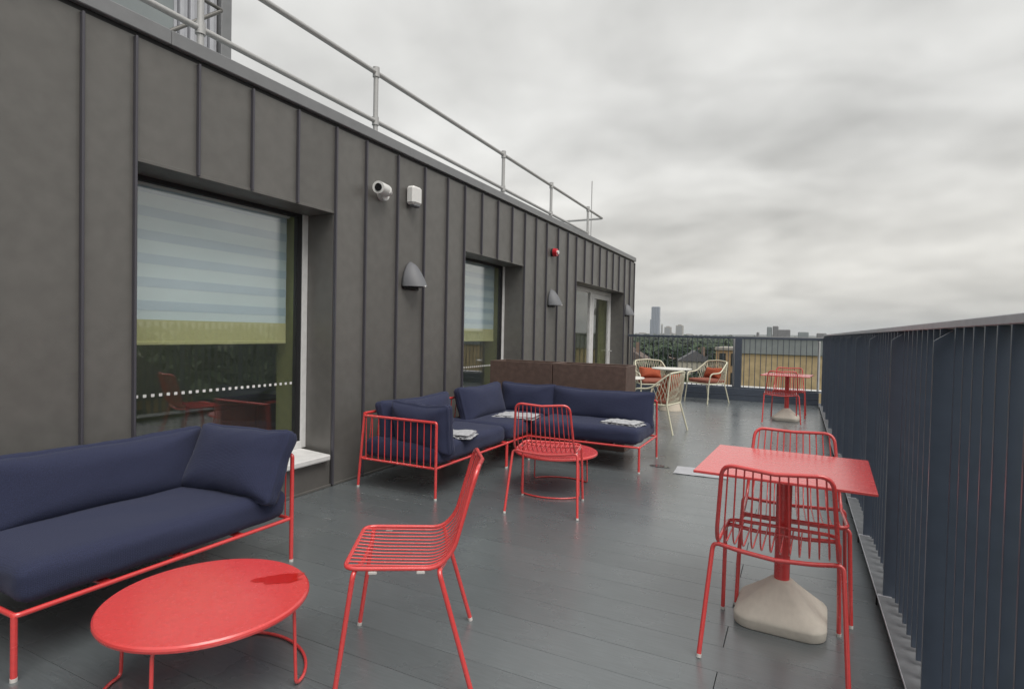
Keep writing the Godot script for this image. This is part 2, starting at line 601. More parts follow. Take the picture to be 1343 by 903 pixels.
# ---------------------------------------------------------------- low round table
func make_low_table(label: String, turn: float, at: Vector3) -> Node3D:
	var t := thing("coffee_table", label, "table", at, turn, "round red coffee tables")
	var m := MB.new()
	var R := 0.355
	m.lathe([Vector2(0, 0.302), Vector2(R - 0.012, 0.302), Vector2(R - 0.002, 0.306), Vector2(R, 0.314), Vector2(R - 0.002, 0.321), Vector2(R - 0.008, 0.326), Vector2(0, 0.326)], 72)
	part("table_top", m.mesh(), mats["red"], t)
	for s in [0.0, PI]:
		var pts := []
		var a0: float = s - 0.80
		var a1: float = s + 0.80
		pts.append(Vector3(cos(a0) * 0.24, 0.296, sin(a0) * 0.24))
		pts.append(Vector3(cos(a0) * 0.325, 0.296, sin(a0) * 0.325))
		pts.append(Vector3(cos(a0) * 0.335, 0.008, sin(a0) * 0.335))
		for k in range(1, 12):
			var a: float = lerp(a0, a1, k / 12.0)
			pts.append(Vector3(cos(a) * 0.345, 0.008, sin(a) * 0.345))
		pts.append(Vector3(cos(a1) * 0.335, 0.008, sin(a1) * 0.335))
		pts.append(Vector3(cos(a1) * 0.325, 0.296, sin(a1) * 0.325))
		pts.append(Vector3(cos(a1) * 0.24, 0.296, sin(a1) * 0.24))
		part("leg_loop", tube_mesh(rounded(pts, 0.022, 4), 0.0065, 8), mats["red"], t)
	return t

# ---------------------------------------------------------------- sofas
# local: runs along +x from 0 to L, faces +z; front rail z = .38, back z = -.39
func make_sofa(label: String, L: float, arm_at_start: bool, arm_at_end: bool, at: Vector3, turn: float, seed_: int, cushions: Array, seats: int) -> Node3D:
	var t := thing("lounge_sofa", label, "sofa", at, turn, "red framed navy sofas")
	var red: Material = mats["red"]
	var yr := 0.245
	part("seat_frame", tube_mesh(rounded([Vector3(L * 0.5, yr, 0.38), Vector3(L, yr, 0.38), Vector3(L, yr, -0.37), Vector3(0, yr, -0.37), Vector3(0, yr, 0.38), Vector3(L * 0.5, yr, 0.38)], 0.02, 4), 0.0105, 10), red, t)
	for k in 3:
		var x := L * (k + 1) / 4.0
		part("cross_slat", bx(Vector3(x - 0.02, yr - 0.006, -0.365), Vector3(x + 0.02, yr + 0.006, 0.375), 0.002), red, t)
	for e in 2:
		var x := 0.0 if e == 0 else L
		var has_arm := arm_at_start if e == 0 else arm_at_end
		var lg
		if has_arm:
			lg = part("leg", tube_mesh([Vector3(x, 0.012, 0.386), Vector3(x, 0.57, 0.386)], 0.0115, 10), red, t)
			part("foot", tube_mesh([Vector3(x, 0.0, 0.386), Vector3(x, 0.014, 0.386)], 0.0125, 10), mats["foot_cap"], lg)
			part("arm_rail", tube_mesh(rounded([Vector3(x, 0.571, 0.386), Vector3(x, 0.606, 0.386), Vector3(x, 0.606, -0.33)], 0.035, 6), 0.0115, 10), red, t)
			for k in 11:
				var z: float = lerp(0.335, -0.315, k / 10.0)
				part("wire", tube_mesh([Vector3(x, yr, z), Vector3(x, 0.606, z - 0.0)], 0.0042, 6), red, t)
		else:
			lg = part("leg", tube_mesh([Vector3(x, 0.012, 0.372), Vector3(x, yr, 0.374)], 0.0115, 10), red, t)
			part("foot", tube_mesh([Vector3(x, 0.0, 0.372), Vector3(x, 0.014, 0.372)], 0.0125, 10), mats["foot_cap"], lg)
		lg = part("leg", tube_mesh([Vector3(x, 0.012, -0.395), Vector3(x, yr, -0.372), Vector3(x, 0.625, -0.335)], 0.0115, 10), red, t)
		part("foot", tube_mesh([Vector3(x, 0.0, -0.396), Vector3(x, 0.014, -0.395)], 0.0125, 10), mats["foot_cap"], lg)
	part("back_rail", tube_mesh([Vector3(0, 0.625, -0.335), Vector3(L, 0.625, -0.335)], 0.0115, 10), red, t)
	var nw := int(L / 0.09)
	for k in range(1, nw):
		var x := L * k / nw
		part("wire", tube_mesh([Vector3(x, yr, -0.371), Vector3(x, 0.625, -0.336)], 0.0042, 6), red, t)
	var sw := (L - 0.02) / seats
	for k in seats:
		part("seat_cushion", cushion_mesh(sw - 0.006, 0.16, 0.74, 0.055, 0.010, seed_ + k, 1), mats["navy_cloth"], t, Vector3(0.01 + sw * (k + 0.5), yr + 0.093, 0.012))
	for cu in cushions:
		# [x, z, y centre, width, height, depth, turn, lean]
		var o := part(cu[8] if cu.size() > 8 else "back_cushion", cushion_mesh(cu[3], cu[4], cu[5], min(cu[5] * 0.3, 0.05), 0.012, seed_ + 31 + int(cu[0] * 100), 2), mats["navy_cloth"], t, Vector3(cu[0], cu[2], cu[1]))
		o.rotation = Vector3(cu[7], cu[6], 0)
		part("piping", tube_mesh(cushion_rim, 0.003, 6, true), mats["navy_cloth"], o)
	return t

# ---------------------------------------------------------------- rope armchair
func make_armchair(label: String) -> Node3D:
	var t := thing("rope_armchair", label, "armchair", Vector3.ZERO, 0.0, "cream rope armchairs")
	var cream: Material = mats["cream"]
	var hoop := rounded([
		Vector3(-0.295, 0.40, 0.24), Vector3(-0.315, 0.585, 0.22), Vector3(-0.33, 0.60, -0.02), Vector3(-0.265, 0.815, -0.27),
		Vector3(0, 0.835, -0.33),
		Vector3(0.265, 0.815, -0.27), Vector3(0.33, 0.60, -0.02), Vector3(0.315, 0.585, 0.22), Vector3(0.295, 0.40, 0.24)], 0.07, 6)
	part("back_hoop", tube_mesh(hoop, 0.013, 10), cream, t)
	var seat := rounded([Vector3(0, 0.385, 0.26), Vector3(0.295, 0.385, 0.26), Vector3(0.25, 0.385, -0.23), Vector3(-0.25, 0.385, -0.23), Vector3(-0.295, 0.385, 0.26), Vector3(-0.001, 0.385, 0.26)], 0.07, 6)
	part("seat_frame", tube_mesh(seat, 0.012, 10), cream, t)
	for s in [-1.0, 1.0]:
		part("leg", tube_mesh([Vector3(s * 0.293, 0.40, 0.24), Vector3(s * 0.31, 0.0, 0.285)], 0.012, 10), cream, t)
		part("leg", tube_mesh([Vector3(s * 0.262, 0.82, -0.272), Vector3(s * 0.245, 0.385, -0.225), Vector3(s * 0.275, 0.0, -0.33)], 0.012, 10), cream, t)
	# criss-cross ropes between the hoop and the seat ring
	var up_pts := []
	var dn_pts := []
	var n := 22
	for k in n:
		var s := (k + 0.5) / n * 2.0 - 1.0
		var a: float = abs(s)
		var sg: float = sign(s)
		var p: Vector3
		if a < 0.5:
			p = Vector3(sg * 0.265 * a / 0.5, lerp(0.835, 0.815, a / 0.5), lerp(-0.33, -0.275, a / 0.5))
		else:
			var q := (a - 0.5) / 0.5
			p = Vector3(sg * lerp(0.268, 0.328, q), lerp(0.80, 0.605, q), lerp(-0.265, -0.03, q))
		up_pts.append(p)
		var b: Vector3
		if a < 0.6:
			b = Vector3(sg * 0.24 * a / 0.6, 0.385, -0.228)
		else:
			var q := (a - 0.6) / 0.4
			b = Vector3(sg * lerp(0.25, 0.272, q), 0.385, lerp(-0.2, 0.02, q))
		dn_pts.append(b)
	for k in n:
		for d in [-2, 2]:
			var j: int = k + d
			if j < 0 or j >= n:
				continue
			var midp: Vector3 = (up_pts[k] + dn_pts[j]) * 0.5 + Vector3(0, 0, -0.02)
			part("rope", tube_mesh([up_pts[k], midp, dn_pts[j]], 0.0045, 5), mats["rope"], t)
	part("seat_cushion", cushion_mesh(0.52, 0.075, 0.48, 0.03, 0.012, 71, 1), mats["terracotta_seat"], t, Vector3(0, 0.435, 0.01))
	return t

func pillow(at: Vector3, turn: float, label: String, seed_: int, w := 0.44, h := 0.25):
	var o := single("scatter_pillow", cushion_mesh(w, h, 0.13, 0.045, 0.035, seed_, 2), mats["terracotta"], label, "pillow", at, "terracotta pillows")
	o.rotation = Vector3(-0.35, turn, 0)

func make_pedestal(label: String, at: Vector3, R: float, h: float) -> Node3D:
	var t := thing("pedestal_table", label, "table", at, 0.0, "white pedestal tables")
	var m := MB.new()
	m.lathe([Vector2(0, h - 0.03), Vector2(R - 0.03, h - 0.022), Vector2(R - 0.003, h - 0.012), Vector2(R, h - 0.006), Vector2(R - 0.004, h), Vector2(0, h)], 48)
	part("table_top", m.mesh(), mats["table_white"], t)
	var c := MB.new()
	var rings := []
	for lv in [[0.215, 0.0], [0.215, 0.012], [0.17, 0.14], [0.12, 0.32], [0.085, 0.5], [0.075, h - 0.03]]:
		var ring := []
		for k in 28:
			ring.append(Vector3(cos(TAU * k / 28) * lv[0], lv[1], sin(TAU * k / 28) * lv[0]))
		rings.append(ring)
	c.loft(rings)
	part("base", c.mesh(), mats["table_cone"], t)
	return t

func throw_mesh(sx: float, sz: float, seed_: int) -> ArrayMesh:
	# folded cloth: three rumpled layers
	var st := SurfaceTool.new()
	st.begin(Mesh.PRIMITIVE_TRIANGLES)
	st.set_smooth_group(0)
	var f := FastNoiseLite.new()
	f.seed = seed_
	f.frequency = 5.0
	f.fractal_octaves = 3
	var N := 22
	for layer in 3:
		var y0 := 0.0 + layer * 0.013
		var shrink := 1.0 - layer * 0.05
		var off := Vector3(f.get_noise_2d(layer * 9.1, 1.0) * 0.03, 0, f.get_noise_2d(2.0, layer * 7.7) * 0.03)
		var pos := func(i: int, j: int, top: bool) -> Vector3:
			var u := float(i) / N * 2.0 - 1.0
			var w := float(j) / N * 2.0 - 1.0
			var edge: float = clamp(min(1.0 - abs(u), 1.0 - abs(w)) * 6.0, 0.0, 1.0)
			edge = sqrt(edge)
			var p := Vector3(u * sx * 0.5 * shrink, 0, w * sz * 0.5 * shrink) + off
			p.x += f.get_noise_2d(w * 1.2, layer + 5.0) * 0.025
			p.z += f.get_noise_2d(u * 1.2, layer + 15.0) * 0.025
			var rum := f.get_noise_2d(p.x * 2.2 + layer * 3.0, p.z * 2.2) * 0.012
			p.y = y0 + 0.007 + rum * edge + (0.007 if top else -0.007) * edge
			p.y = max(p.y, y0 * 0.6)
			return p
		for i in N:
			for j in N:
				for top in [true, false]:
					var q := [pos.call(i, j, top), pos.call(i + 1, j, top), pos.call(i + 1, j + 1, top), pos.call(i, j + 1, top)]
					var order := [0, 1, 2, 0, 2, 3] if top else [0, 2, 1, 0, 3, 2]
					for o in order:
						st.add_vertex(q[o])
	st.generate_normals()
	st.index()
	return st.commit()

# ---------------------------------------------------------------- wall lamp
func make_lamp(label: String, at: Vector3) -> Node3D:
	# quarter-dome bulkhead: pointed arch shell bulging from the wall (+x)
	var t := thing("wall_lamp", label, "lamp", at, 0.0, "grey dome wall lamps")
	var m := MB.new()
	var rings := []
	for k in 10:
		var f := k / 9.0
		var y := 0.25 * f
		var w: float = 0.132 * pow(max(1.0 - f * f, 0.0), 0.75) + 0.004
		var d: float = 0.185 * pow(max(1.0 - f, 0.0), 0.6) + 0.012
		var ring := []
		for s in 17:
			var a := PI * (s / 16.0 - 0.5)
			ring.append(Vector3(cos(a) * d, y, sin(a) * w))
		ring.append(Vector3(-0.0, y, w * 0.5))
		ring.append(Vector3(-0.0, y, -w * 0.5))
		rings.append(ring)
	m.loft(rings)
	part("shade", m.mesh(), mats["lamp_grey"], t)
	part("back_plate", bx(Vector3(0.0, -0.03, -0.12), Vector3(0.03, 0.0, 0.12), 0.006), mats["gasket"], t)
	part("clip", bx(Vector3(0.17, -0.008, -0.012), Vector3(0.195, 0.012, 0.012), 0.003), mats["white_plastic"], t)
	return t

# ---------------------------------------------------------------- trees
func make_tree(label: String, h: float, r: float, seed_: int, tone: Vector3, group: String) -> Node3D:
	var t := thing("leafy_tree", label, "tree", Vector3.ZERO, 0.0, group)
	var g := RandomNumberGenerator.new()
	g.seed = seed_
	var tm := MB.new()
	tm.tube(PackedVector3Array([Vector3(0, 0, 0), Vector3(0.1, h * 0.25, 0.05), Vector3(0.0, h * 0.55, -0.1)]), h * 0.028, 7, false, h * 0.012)
	for k in 5:
		var a := g.randf() * TAU
		var y0 := h * g.randf_range(0.25, 0.5)
		tm.tube(PackedVector3Array([Vector3(0.05, y0, 0), Vector3(cos(a) * r * 0.35, y0 + h * 0.15, sin(a) * r * 0.35), Vector3(cos(a) * r * 0.6, y0 + h * 0.25, sin(a) * r * 0.6)]), h * 0.012, 5, false, h * 0.004)
	part("trunk", tm.mesh(), mats["bark"], t)
	var cm := MB.new()
	cm.colored = true
	var clumps := []
	for k in 26:
		var a := g.randf() * TAU
		var rr := r * sqrt(g.randf()) * 0.78
		var yy := h * g.randf_range(0.34, 0.92)
		var taper: float = 1.0 - pow(abs(yy / h - 0.58) / 0.46, 2.2)
		clumps.append([Vector3(cos(a) * rr * taper, yy, sin(a) * rr * taper), r * g.randf_range(0.24, 0.42)])
	for cl in clumps:
		var shade := g.randf_range(0.7, 1.25)
		for q in 48:
			var d := Vector3(g.randfn(), g.randfn(), g.randfn()).normalized()
			var p: Vector3 = cl[0] + d * cl[1] * pow(g.randf(), 0.4) * Vector3(1, 0.8, 1)
			var s := h * g.randf_range(0.022, 0.045)
			var nn := (d + Vector3(g.randfn(), g.randfn() + 0.6, g.randfn()) * 0.6).normalized()
			var e1 := nn.cross(Vector3(g.randfn(), g.randfn(), g.randfn())).normalized()
			var e2 := nn.cross(e1)
			var k := shade * g.randf_range(0.75, 1.25)
			cm.col = Color(tone.x * k, tone.y * k, tone.z * k)
			cm.quad(p - e1 * s, p - e2 * s * 0.6, p + e1 * s, p + e2 * s * 0.6, nn)
	part("crown", cm.mesh(), mats["leaf%d" % (seed_ % 3)], t)
	return t

func house(label: String, at: Vector3, w: float, d: float, h: float, turn: float, wall: String, roofm: String):
	var t := thing("house", label, "house", at, turn, "houses among the trees")
	part("wall", bx(Vector3(-w / 2, 0, -d / 2), Vector3(w / 2, h, d / 2)), mats[wall], t)
	var m := MB.new()
	var o := 0.3
	var rh := w * 0.32
	m.extrude(PackedVector2Array([Vector2(-w / 2 - o, h - 0.05), Vector2(w / 2 + o, h - 0.05), Vector2(0, h + rh)]), Vector3.RIGHT, Vector3.UP, Vector3(0, 0, -d / 2 - o), Vector3(0, 0, d + 2 * o))
	var rf := part("roof", m.mesh(), mats[roofm], t)
	part("chimney", bx(Vector3(w * 0.2, h + rh * 0.3, -0.4), Vector3(w * 0.2 + 0.8, h + rh + 0.9, 0.4), 0.03), mats["house_brick"], rf)
	for s in [-1.0, 1.0]:
		for fy in int(h / 2.7):
			for k in int(w / 2.6):
				var x := -w / 2 + w * (k + 0.5) / int(w / 2.6)
				part("window", bx(Vector3(x - 0.55, fy * 2.7 + 0.9, s * d / 2 - 0.04), Vector3(x + 0.55, fy * 2.7 + 2.2, s * d / 2 + 0.04)), mats["window_dark"], t)

# ================================================================ scene
func _ready():
	rng.seed = 77
	# --- camera
	var cam := Camera3D.new()
	cam.name = "camera"
	cam.projection = Camera3D.PROJECTION_PERSPECTIVE
	cam.fov = 62.10
	cam.near = 0.05
	cam.far = 20000.0
	add_child(cam)
	cam.position = Vector3(0, 1.33, 0)
	cam.rotation_order = EULER_ORDER_YXZ
	cam.rotation_degrees = Vector3(-1.28, 26.6, 1.19)
	cam.current = true
	# --- environment
	make_materials()
	var env := Environment.new()
	env.background_mode = Environment.BG_SKY
	env.sky = make_sky()
	env.tonemap_mode = Environment.TONE_MAPPER_LINEAR
	env.tonemap_exposure = 1.6
	env.sdfgi_enabled = true
	env.ssao_enabled = true
	env.ssil_enabled = true
	env.fog_enabled = true
	env.fog_density = 0.00015
	env.fog_light_color = Color(0.80, 0.82, 0.84)
	var we := WorldEnvironment.new()
	we.name = "world_environment"
	we.environment = env
	add_child(we)
	# --- sun behind the cloud
	var sun := DirectionalLight3D.new()
	sun.name = "sun"
	sun.light_energy = 0.5
	sun.light_angular_distance = 40.0
	sun.light_color = Color(1.0, 0.98, 0.95)
	sun.shadow_enabled = true
	add_child(sun)
	sun.rotation_degrees = Vector3(-58, 62, 0)
	build_terrace()
	build_building()
	build_fences()
	build_furniture()
	build_far_end()
	build_surroundings()

# ---------------------------------------------------------------- deck
func build_terrace():
	var deck := Node3D.new()
	deck.name = "deck"
	deck.set_meta("kind", "structure")
	add_child(deck)
	var z := 3.62
	var row := 0
	var cache := {}
	while z > -12.7:
		var parity := int(round((z + 2.18) / 0.2)) % 2
		var joint := -0.25 if parity == 0 else -2.81
		for seg in [[-3.478, joint], [joint, 0.448]]:
			var L: float = seg[1] - seg[0] - 0.003
			var key := "%.3f" % L
			if not cache.has(key):
				cache[key] = bx(Vector3(0, -0.025, -0.1982), Vector3(L, 0, 0), 0.0006)
			part("plank", cache[key], mats["deck%d" % rng.randi_range(0, 3)], deck, Vector3(seg[0] + 0.0015, rng.randf_range(-0.0002, 0.0002), z))
		z -= 0.2
		row += 1
	structure("roof_slab", bx(Vector3(-12.0, -0.4, -13.35), Vector3(0.68, -0.034, 6.0)), mats["parapet_grey"])
	# shadow under the sofa rear foot, painted as a dark glossy patch
	var foot_shadows := [[Vector3(-1.22, 0.0, -5.83), 0.10, 0.05, 4]]
	for p in foot_shadows:
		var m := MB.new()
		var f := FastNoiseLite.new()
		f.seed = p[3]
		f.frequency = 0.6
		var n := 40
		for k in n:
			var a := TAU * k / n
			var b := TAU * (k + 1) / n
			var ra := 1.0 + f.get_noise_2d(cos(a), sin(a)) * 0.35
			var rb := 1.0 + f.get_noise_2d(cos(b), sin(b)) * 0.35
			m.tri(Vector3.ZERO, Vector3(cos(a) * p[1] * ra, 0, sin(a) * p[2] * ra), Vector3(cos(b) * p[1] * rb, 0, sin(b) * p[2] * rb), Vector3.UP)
		var o := structure("foot_shadow_patch", m.mesh(), mats["water"])  # dark patch painted in place of the foot's shade
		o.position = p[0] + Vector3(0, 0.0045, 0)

	# white sheet lying flat, slightly rippled
	var sm := MB.new()
	var fn := FastNoiseLite.new()
	fn.seed = 61
	fn.frequency = 3.0
	var nn := 14
	var sp := func(i: int, j: int, up: float) -> Vector3:
		var u := float(i) / nn - 0.5
		var w := float(j) / nn - 0.5
		return Vector3(u * 0.50, 0.0035 + 0.006 * max(0.0, fn.get_noise_2d(u, w) + 0.1) + up, w * 0.32)
	for i in nn:
		for j in nn:
			sm.quad(sp.call(i, j, 0.0012), sp.call(i + 1, j, 0.0012), sp.call(i + 1, j + 1, 0.0012), sp.call(i, j + 1, 0.0012), Vector3.UP)
			sm.quad(sp.call(i, j, 0.0), sp.call(i + 1, j, 0.0), sp.call(i + 1, j + 1, 0.0), sp.call(i, j + 1, 0.0), Vector3.DOWN)
	var sheet := single("white_sheet", sm.mesh(), mats["rail_grey"], "flat white sheet lying on the deck boards behind the bistro table", "sheet", Vector3(-0.80, 0, -5.77))
	sheet.rotation.y = 0.05

# ---------------------------------------------------------------- building
const WX := -3.49
func panel_mesh(w: float, h: float, seed_: int) -> ArrayMesh:
	# zinc tray seen from +x: thin sheet with slight oil-canning; runs from z=0 to -w
	var st := SurfaceTool.new()
	st.begin(Mesh.PRIMITIVE_TRIANGLES)
	st.set_smooth_group(0)
	var f := FastNoiseLite.new()
	f.seed = seed_
	f.frequency = 1.0
	var nx := 5
	var ny: int = max(3, int(h / 0.25))
	var pos := func(i: int, j: int) -> Vector3:
		var u := float(i) / nx
		var w2 := float(j) / ny
		var e := (1.0 - pow(abs(u * 2 - 1), 4.0)) * (1.0 - pow(abs(w2 * 2 - 1), 8.0))
		return Vector3(f.get_noise_2d(u * 0.9, w2 * h * 0.9) * 0.006 * e, w2 * h, -u * w)
	for i in nx:
		for j in ny:
			var q := [pos.call(i, j), pos.call(i + 1, j), pos.call(i + 1, j + 1), pos.call(i, j + 1)]
			for o in [0, 2, 1, 0, 3, 2]:
				st.add_vertex(q[o])
	st.set_smooth_group(1)
	var t := -0.012
	var a := Vector3(t, 0, 0); var b := Vector3(t, 0, -w); var c := Vector3(t, h, -w); var d := Vector3(t, h, 0)
	for o in [a, b, c, a, c, d]:
		st.add_vertex(o)
	st.generate_normals()
	st.index()
	return st.commit()

func build_building():
	var t := thing("terrace_building", "rooftop storey clad in dark grey standing seam metal beside the deck", "building", Vector3.ZERO)
	# core walls around the openings (x from -4.02 to -3.52)
	var ops := [[-2.0, -3.61, 0.235, 2.285], [-5.66, -7.28, 0.235, 2.255], [-9.36, -12.45, 0.0, 2.24]]
	var x0 := -4.02
	var x1 := -3.515
	var zc := 5.0
	for o in ops:
		part("wall", bx(Vector3(x0, -0.03, o[0]), Vector3(x1, 3.0, zc)), mats["zinc0"], t)
		part("wall", bx(Vector3(x0, o[3] + 0.02, o[1]), Vector3(x1, 3.0, o[0])), mats["zinc0"], t)
		if o[2] > 0.01:
			part("wall", bx(Vector3(x0, -0.03, o[1]), Vector3(x1 - 0.01, o[2], o[0])), mats["zinc0"], t)
		zc = o[1]
	part("wall", bx(Vector3(x0, -0.03, -13.30), Vector3(x1, 3.0, zc)), mats["zinc0"], t)
	part("wall", bx(Vector3(-9.2, -0.03, -13.30), Vector3(x0, 3.0, -13.0)), mats["inner_wall"], t)
	part("wall", bx(Vector3(-9.2, -0.03, 4.7), Vector3(x0, 3.0, 5.0)), mats["inner_wall"], t)
	# far side of the rooms; unseen window openings added to brighten the inside
	part("wall", bx(Vector3(-9.5, -0.03, -13.30), Vector3(-9.2, 1.1, 5.0)), mats["inner_wall"], t)
	part("wall", bx(Vector3(-9.5, 2.55, -13.30), Vector3(-9.2, 3.0, 5.0)), mats["inner_wall"], t)
	for pz in [[-13.30, -12.7], [-8.9, -8.2], [-5.0, -4.3], [-0.5, 5.0]]:
		part("wall", bx(Vector3(-9.5, 1.1, pz[0]), Vector3(-9.2, 2.55, pz[1])), mats["inner_wall"], t)
	for pz in [[-12.7, -8.9], [-8.2, -5.0], [-4.3, -0.5]]:
		part("pane", bx(Vector3(-9.36, 1.1, pz[0]), Vector3(-9.354, 2.55, pz[1])), mats["glass"], t)  # glazing of the added openings, out of view
	part("partition", bx(Vector3(-9.2, 0, -4.75), Vector3(x0, 2.7, -4.6)), mats["inner_wall"], t)
	part("partition", bx(Vector3(-9.2, 0, -8.6), Vector3(x0, 2.7, -8.45)), mats["inner_wall"], t)
	part("inner_floor", bx(Vector3(-9.2, -0.03, -13.0), Vector3(x0, 0.0, 4.7)), mats["inner_floor"], t)
	part("ceiling", bx(Vector3(-9.2, 2.7, -13.0), Vector3(x0, 2.98, 4.7)), mats["inner_wall"], t)
	part("roof", bx(Vector3(-9.5, 3.0, -13.28), Vector3(-3.53, 3.045, 5.0)), mats["parapet_grey"], t)
	# cladding trays and standing seams
	var seams := [4.45, 4.04, 3.63, 3.22, 2.81, 2.40, 1.99, 1.58, 1.17, 0.76, 0.35, -0.06, -0.47, -0.88, -1.30, -1.724, -2.0, -2.39, -2.795, -3.205, -3.61, -3.98, -4.43, -4.87, -5.30, -5.66, -6.06, -6.47, -6.88, -7.28, -7.66, -8.06, -8.52, -8.95, -9.36, -9.80, -10.24, -10.68, -11.12, -11.56, -12.0, -12.45, -12.88, -13.30]
	for k in seams.size() - 1:
		var za: float = seams[k]
		var zb: float = seams[k + 1]
		var y0 := 0.012
		for o in ops:
			if za <= o[0] + 0.01 and zb >= o[1] - 0.01:
				y0 = o[3]
		part("cladding_panel", panel_mesh(za - zb, 3.0 - y0, 100 + k), mats["zinc%d" % rng.randi_range(0, 2)], t, Vector3(WX, y0, za))
		var s0 := y0
		for o in ops:
			if abs(za - o[0]) < 0.02:
				s0 = 0.012
		if s0 < 1.0 and za > -13.29:
			# seam may stand at the opening's edge
			pass
		part("seam", bx(Vector3(WX, s0, za - 0.007), Vector3(WX + 0.030, 2.995, za + 0.007), 0.003), mats["zinc_seam"], t)
	# opening edges: lintel trims, reveals
	for o in ops:
		part("lintel_trim", bx(Vector3(-3.80, o[3] - 0.004, o[1] + 0.004), Vector3(WX + 0.006, o[3] + 0.018, o[0] - 0.004), 0.002), mats["zinc0"], t)
		part("reveal", bx(Vector3(-3.80, o[2], o[1] - 0.002), Vector3(WX - 0.001, o[3] - 0.006, o[1] + 0.012)), mats["zinc0"], t)
		part("reveal", bx(Vector3(-3.80, o[2], o[0] - 0.012), Vector3(WX - 0.001, o[3] - 0.006, o[0] + 0.002)), mats["zinc0"], t)
		part("inner_reveal", bx(Vector3(-4.025, o[2], o[1] + 0.001), Vector3(-3.825, o[3], o[1] + 0.11)), mats["green_wall"], t)
		part("inner_reveal", bx(Vector3(-4.025, o[2], o[0] - 0.06), Vector3(-3.825, o[3], o[0] - 0.001)), mats["green_wall"], t)
	# corner trim and coping
	part("corner_trim", bx(Vector3(WX - 0.02, 0.0, -13.315), Vector3(WX + 0.022, 3.0, -13.30), 0.003), mats["zinc_seam"], t)
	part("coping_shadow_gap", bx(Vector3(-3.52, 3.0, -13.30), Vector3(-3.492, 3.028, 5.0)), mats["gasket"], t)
	var zc2 := 5.0
	while zc2 > -13.2:
		var ze: float = max(zc2 - 2.4, -13.33)
		if ze < -12.6:
			ze = -13.33
		part("coping", bx(Vector3(-3.80, 3.028, ze + 0.001), Vector3(-3.455, 3.118, zc2 - 0.001), 0.005), mats["coping"], t)
		zc2 = ze
	part("base_flashing", bx(Vector3(WX - 0.004, 0.0, -3.60), Vector3(WX + 0.012, 0.02, 4.0), 0.002), mats["zinc0"], t)
	part("base_flashing", bx(Vector3(WX - 0.004, 0.0, -9.35), Vector3(WX + 0.012, 0.02, -3.62), 0.002), mats["zinc0"], t)
	# windows
	for wi in 2:
		var o: Array = ops[wi]
		var za: float = o[0] - 0.012
		var zb: float = o[1] + 0.012
		var win := Node3D.new()
		win.name = "window"
		t.add_child(win, true)
		var yb := 0.30
		var yt: float = o[3] - 0.004
		var fr := MB.new()
		fr.span(Vector3(-3.83, yb, zb), Vector3(-3.77, yt, zb + 0.058), 0.004)
		fr.span(Vector3(-3.83, yb, za - 0.058), Vector3(-3.77, yt, za), 0.004)
		fr.span(Vector3(-3.83, yb, zb + 0.058), Vector3(-3.77, yb + 0.062, za - 0.058), 0.004)
		part("frame", fr.mesh(), mats["white_paint"], win)
		var gk := MB.new()
		gk.span(Vector3(-3.825, yb + 0.062, zb + 0.058), Vector3(-3.782, yt, zb + 0.105))
		gk.span(Vector3(-3.825, yb + 0.062, za - 0.085), Vector3(-3.782, yt, za - 0.058))
		gk.span(Vector3(-3.825, yt - 0.03, zb + 0.105), Vector3(-3.782, yt, za - 0.085))
		gk.span(Vector3(-3.825, yb + 0.062, zb + 0.105), Vector3(-3.782, yb + 0.075, za - 0.085))
		part("gasket", gk.mesh(), mats["gasket"], win)
		for gx in [-3.792, -3.804, -3.816]:
			part("pane", bx(Vector3(gx - 0.003, yb + 0.075, zb + 0.104), Vector3(gx + 0.003, yt - 0.03, za - 0.084)), mats["glass"], win)
		var dots := MB.new()
		var z := za - 0.12
		while z > zb + 0.14:
			dots.span(Vector3(-3.7885, 0.852, z - 0.022), Vector3(-3.7878, 0.872, z))
			z -= 0.052
		part("dot_strip", dots.mesh(), mats["white_plastic"], win)
		var sl := MB.new()
		sl.extrude(PackedVector2Array([Vector2(-3.80, 0.235), Vector2(-3.44, 0.236), Vector2(-3.435, 0.245), Vector2(-3.435, 0.275), Vector2(-3.44, 0.282), Vector2(-3.80, 0.302)]), Vector3.RIGHT, Vector3.UP, Vector3(0, 0, zb + 0.055), Vector3(0, 0, za - zb - 0.075))
		part("sill", sl.mesh(), mats["white_paint"], win)
		part("apron", bx(Vector3(-3.53, 0.0, zb - 0.0), Vector3(WX - 0.004, 0.232, za)), mats["zinc1"], t)
		# roller blind inside
		var bl := thing("roller_blind", ["pale striped roller blind half drawn behind the large window by the sofa", "pale striped roller blind half drawn behind the narrow looking window near the planters"][wi], "blind", Vector3(-3.868, 0, 0), 0.0, "roller blinds")
		part("roller", tube_mesh([Vector3(0, 2.262, za - 0.07), Vector3(0, 2.262, zb + 0.13)], 0.025, 12), mats["white_plastic"], bl)
		var y := 2.262
		var k := 0
		while y > 1.37:
			var hh := 0.065 if k % 2 == 0 else 0.09
			var y1: float = max(y - hh, 1.36)
			part("band", bx(Vector3(-0.0012 - 0.002 * (k % 2), y1, zb + 0.145), Vector3(0.0012 - 0.002 * (k % 2), y, za - 0.075)), mats["blind_band_sky_tint" if k % 2 == 0 else "blind_sheer_sky_tint"], bl)  # bands carry the sky reflection as painted blue
			y = y1
			k += 1
		part("lower_fabric", bx(Vector3(-0.002, 1.215, zb + 0.145), Vector3(0.0015, 1.36, za - 0.075)), mats["blind_olive"], bl)  # same blind, olive where the painted sky reflection ends
		part("bottom_bar", bx(Vector3(-0.008, 1.19, zb + 0.145), Vector3(0.008, 1.215, za - 0.075), 0.004), mats["blind_olive"], bl)
	# glazed door with side light
	var dz0 := -9.372
	var dz1 := -12.438
	var dw := Node3D.new()
	dw.name = "glazed_screen"
	t.add_child(dw, true)
	var df := MB.new()
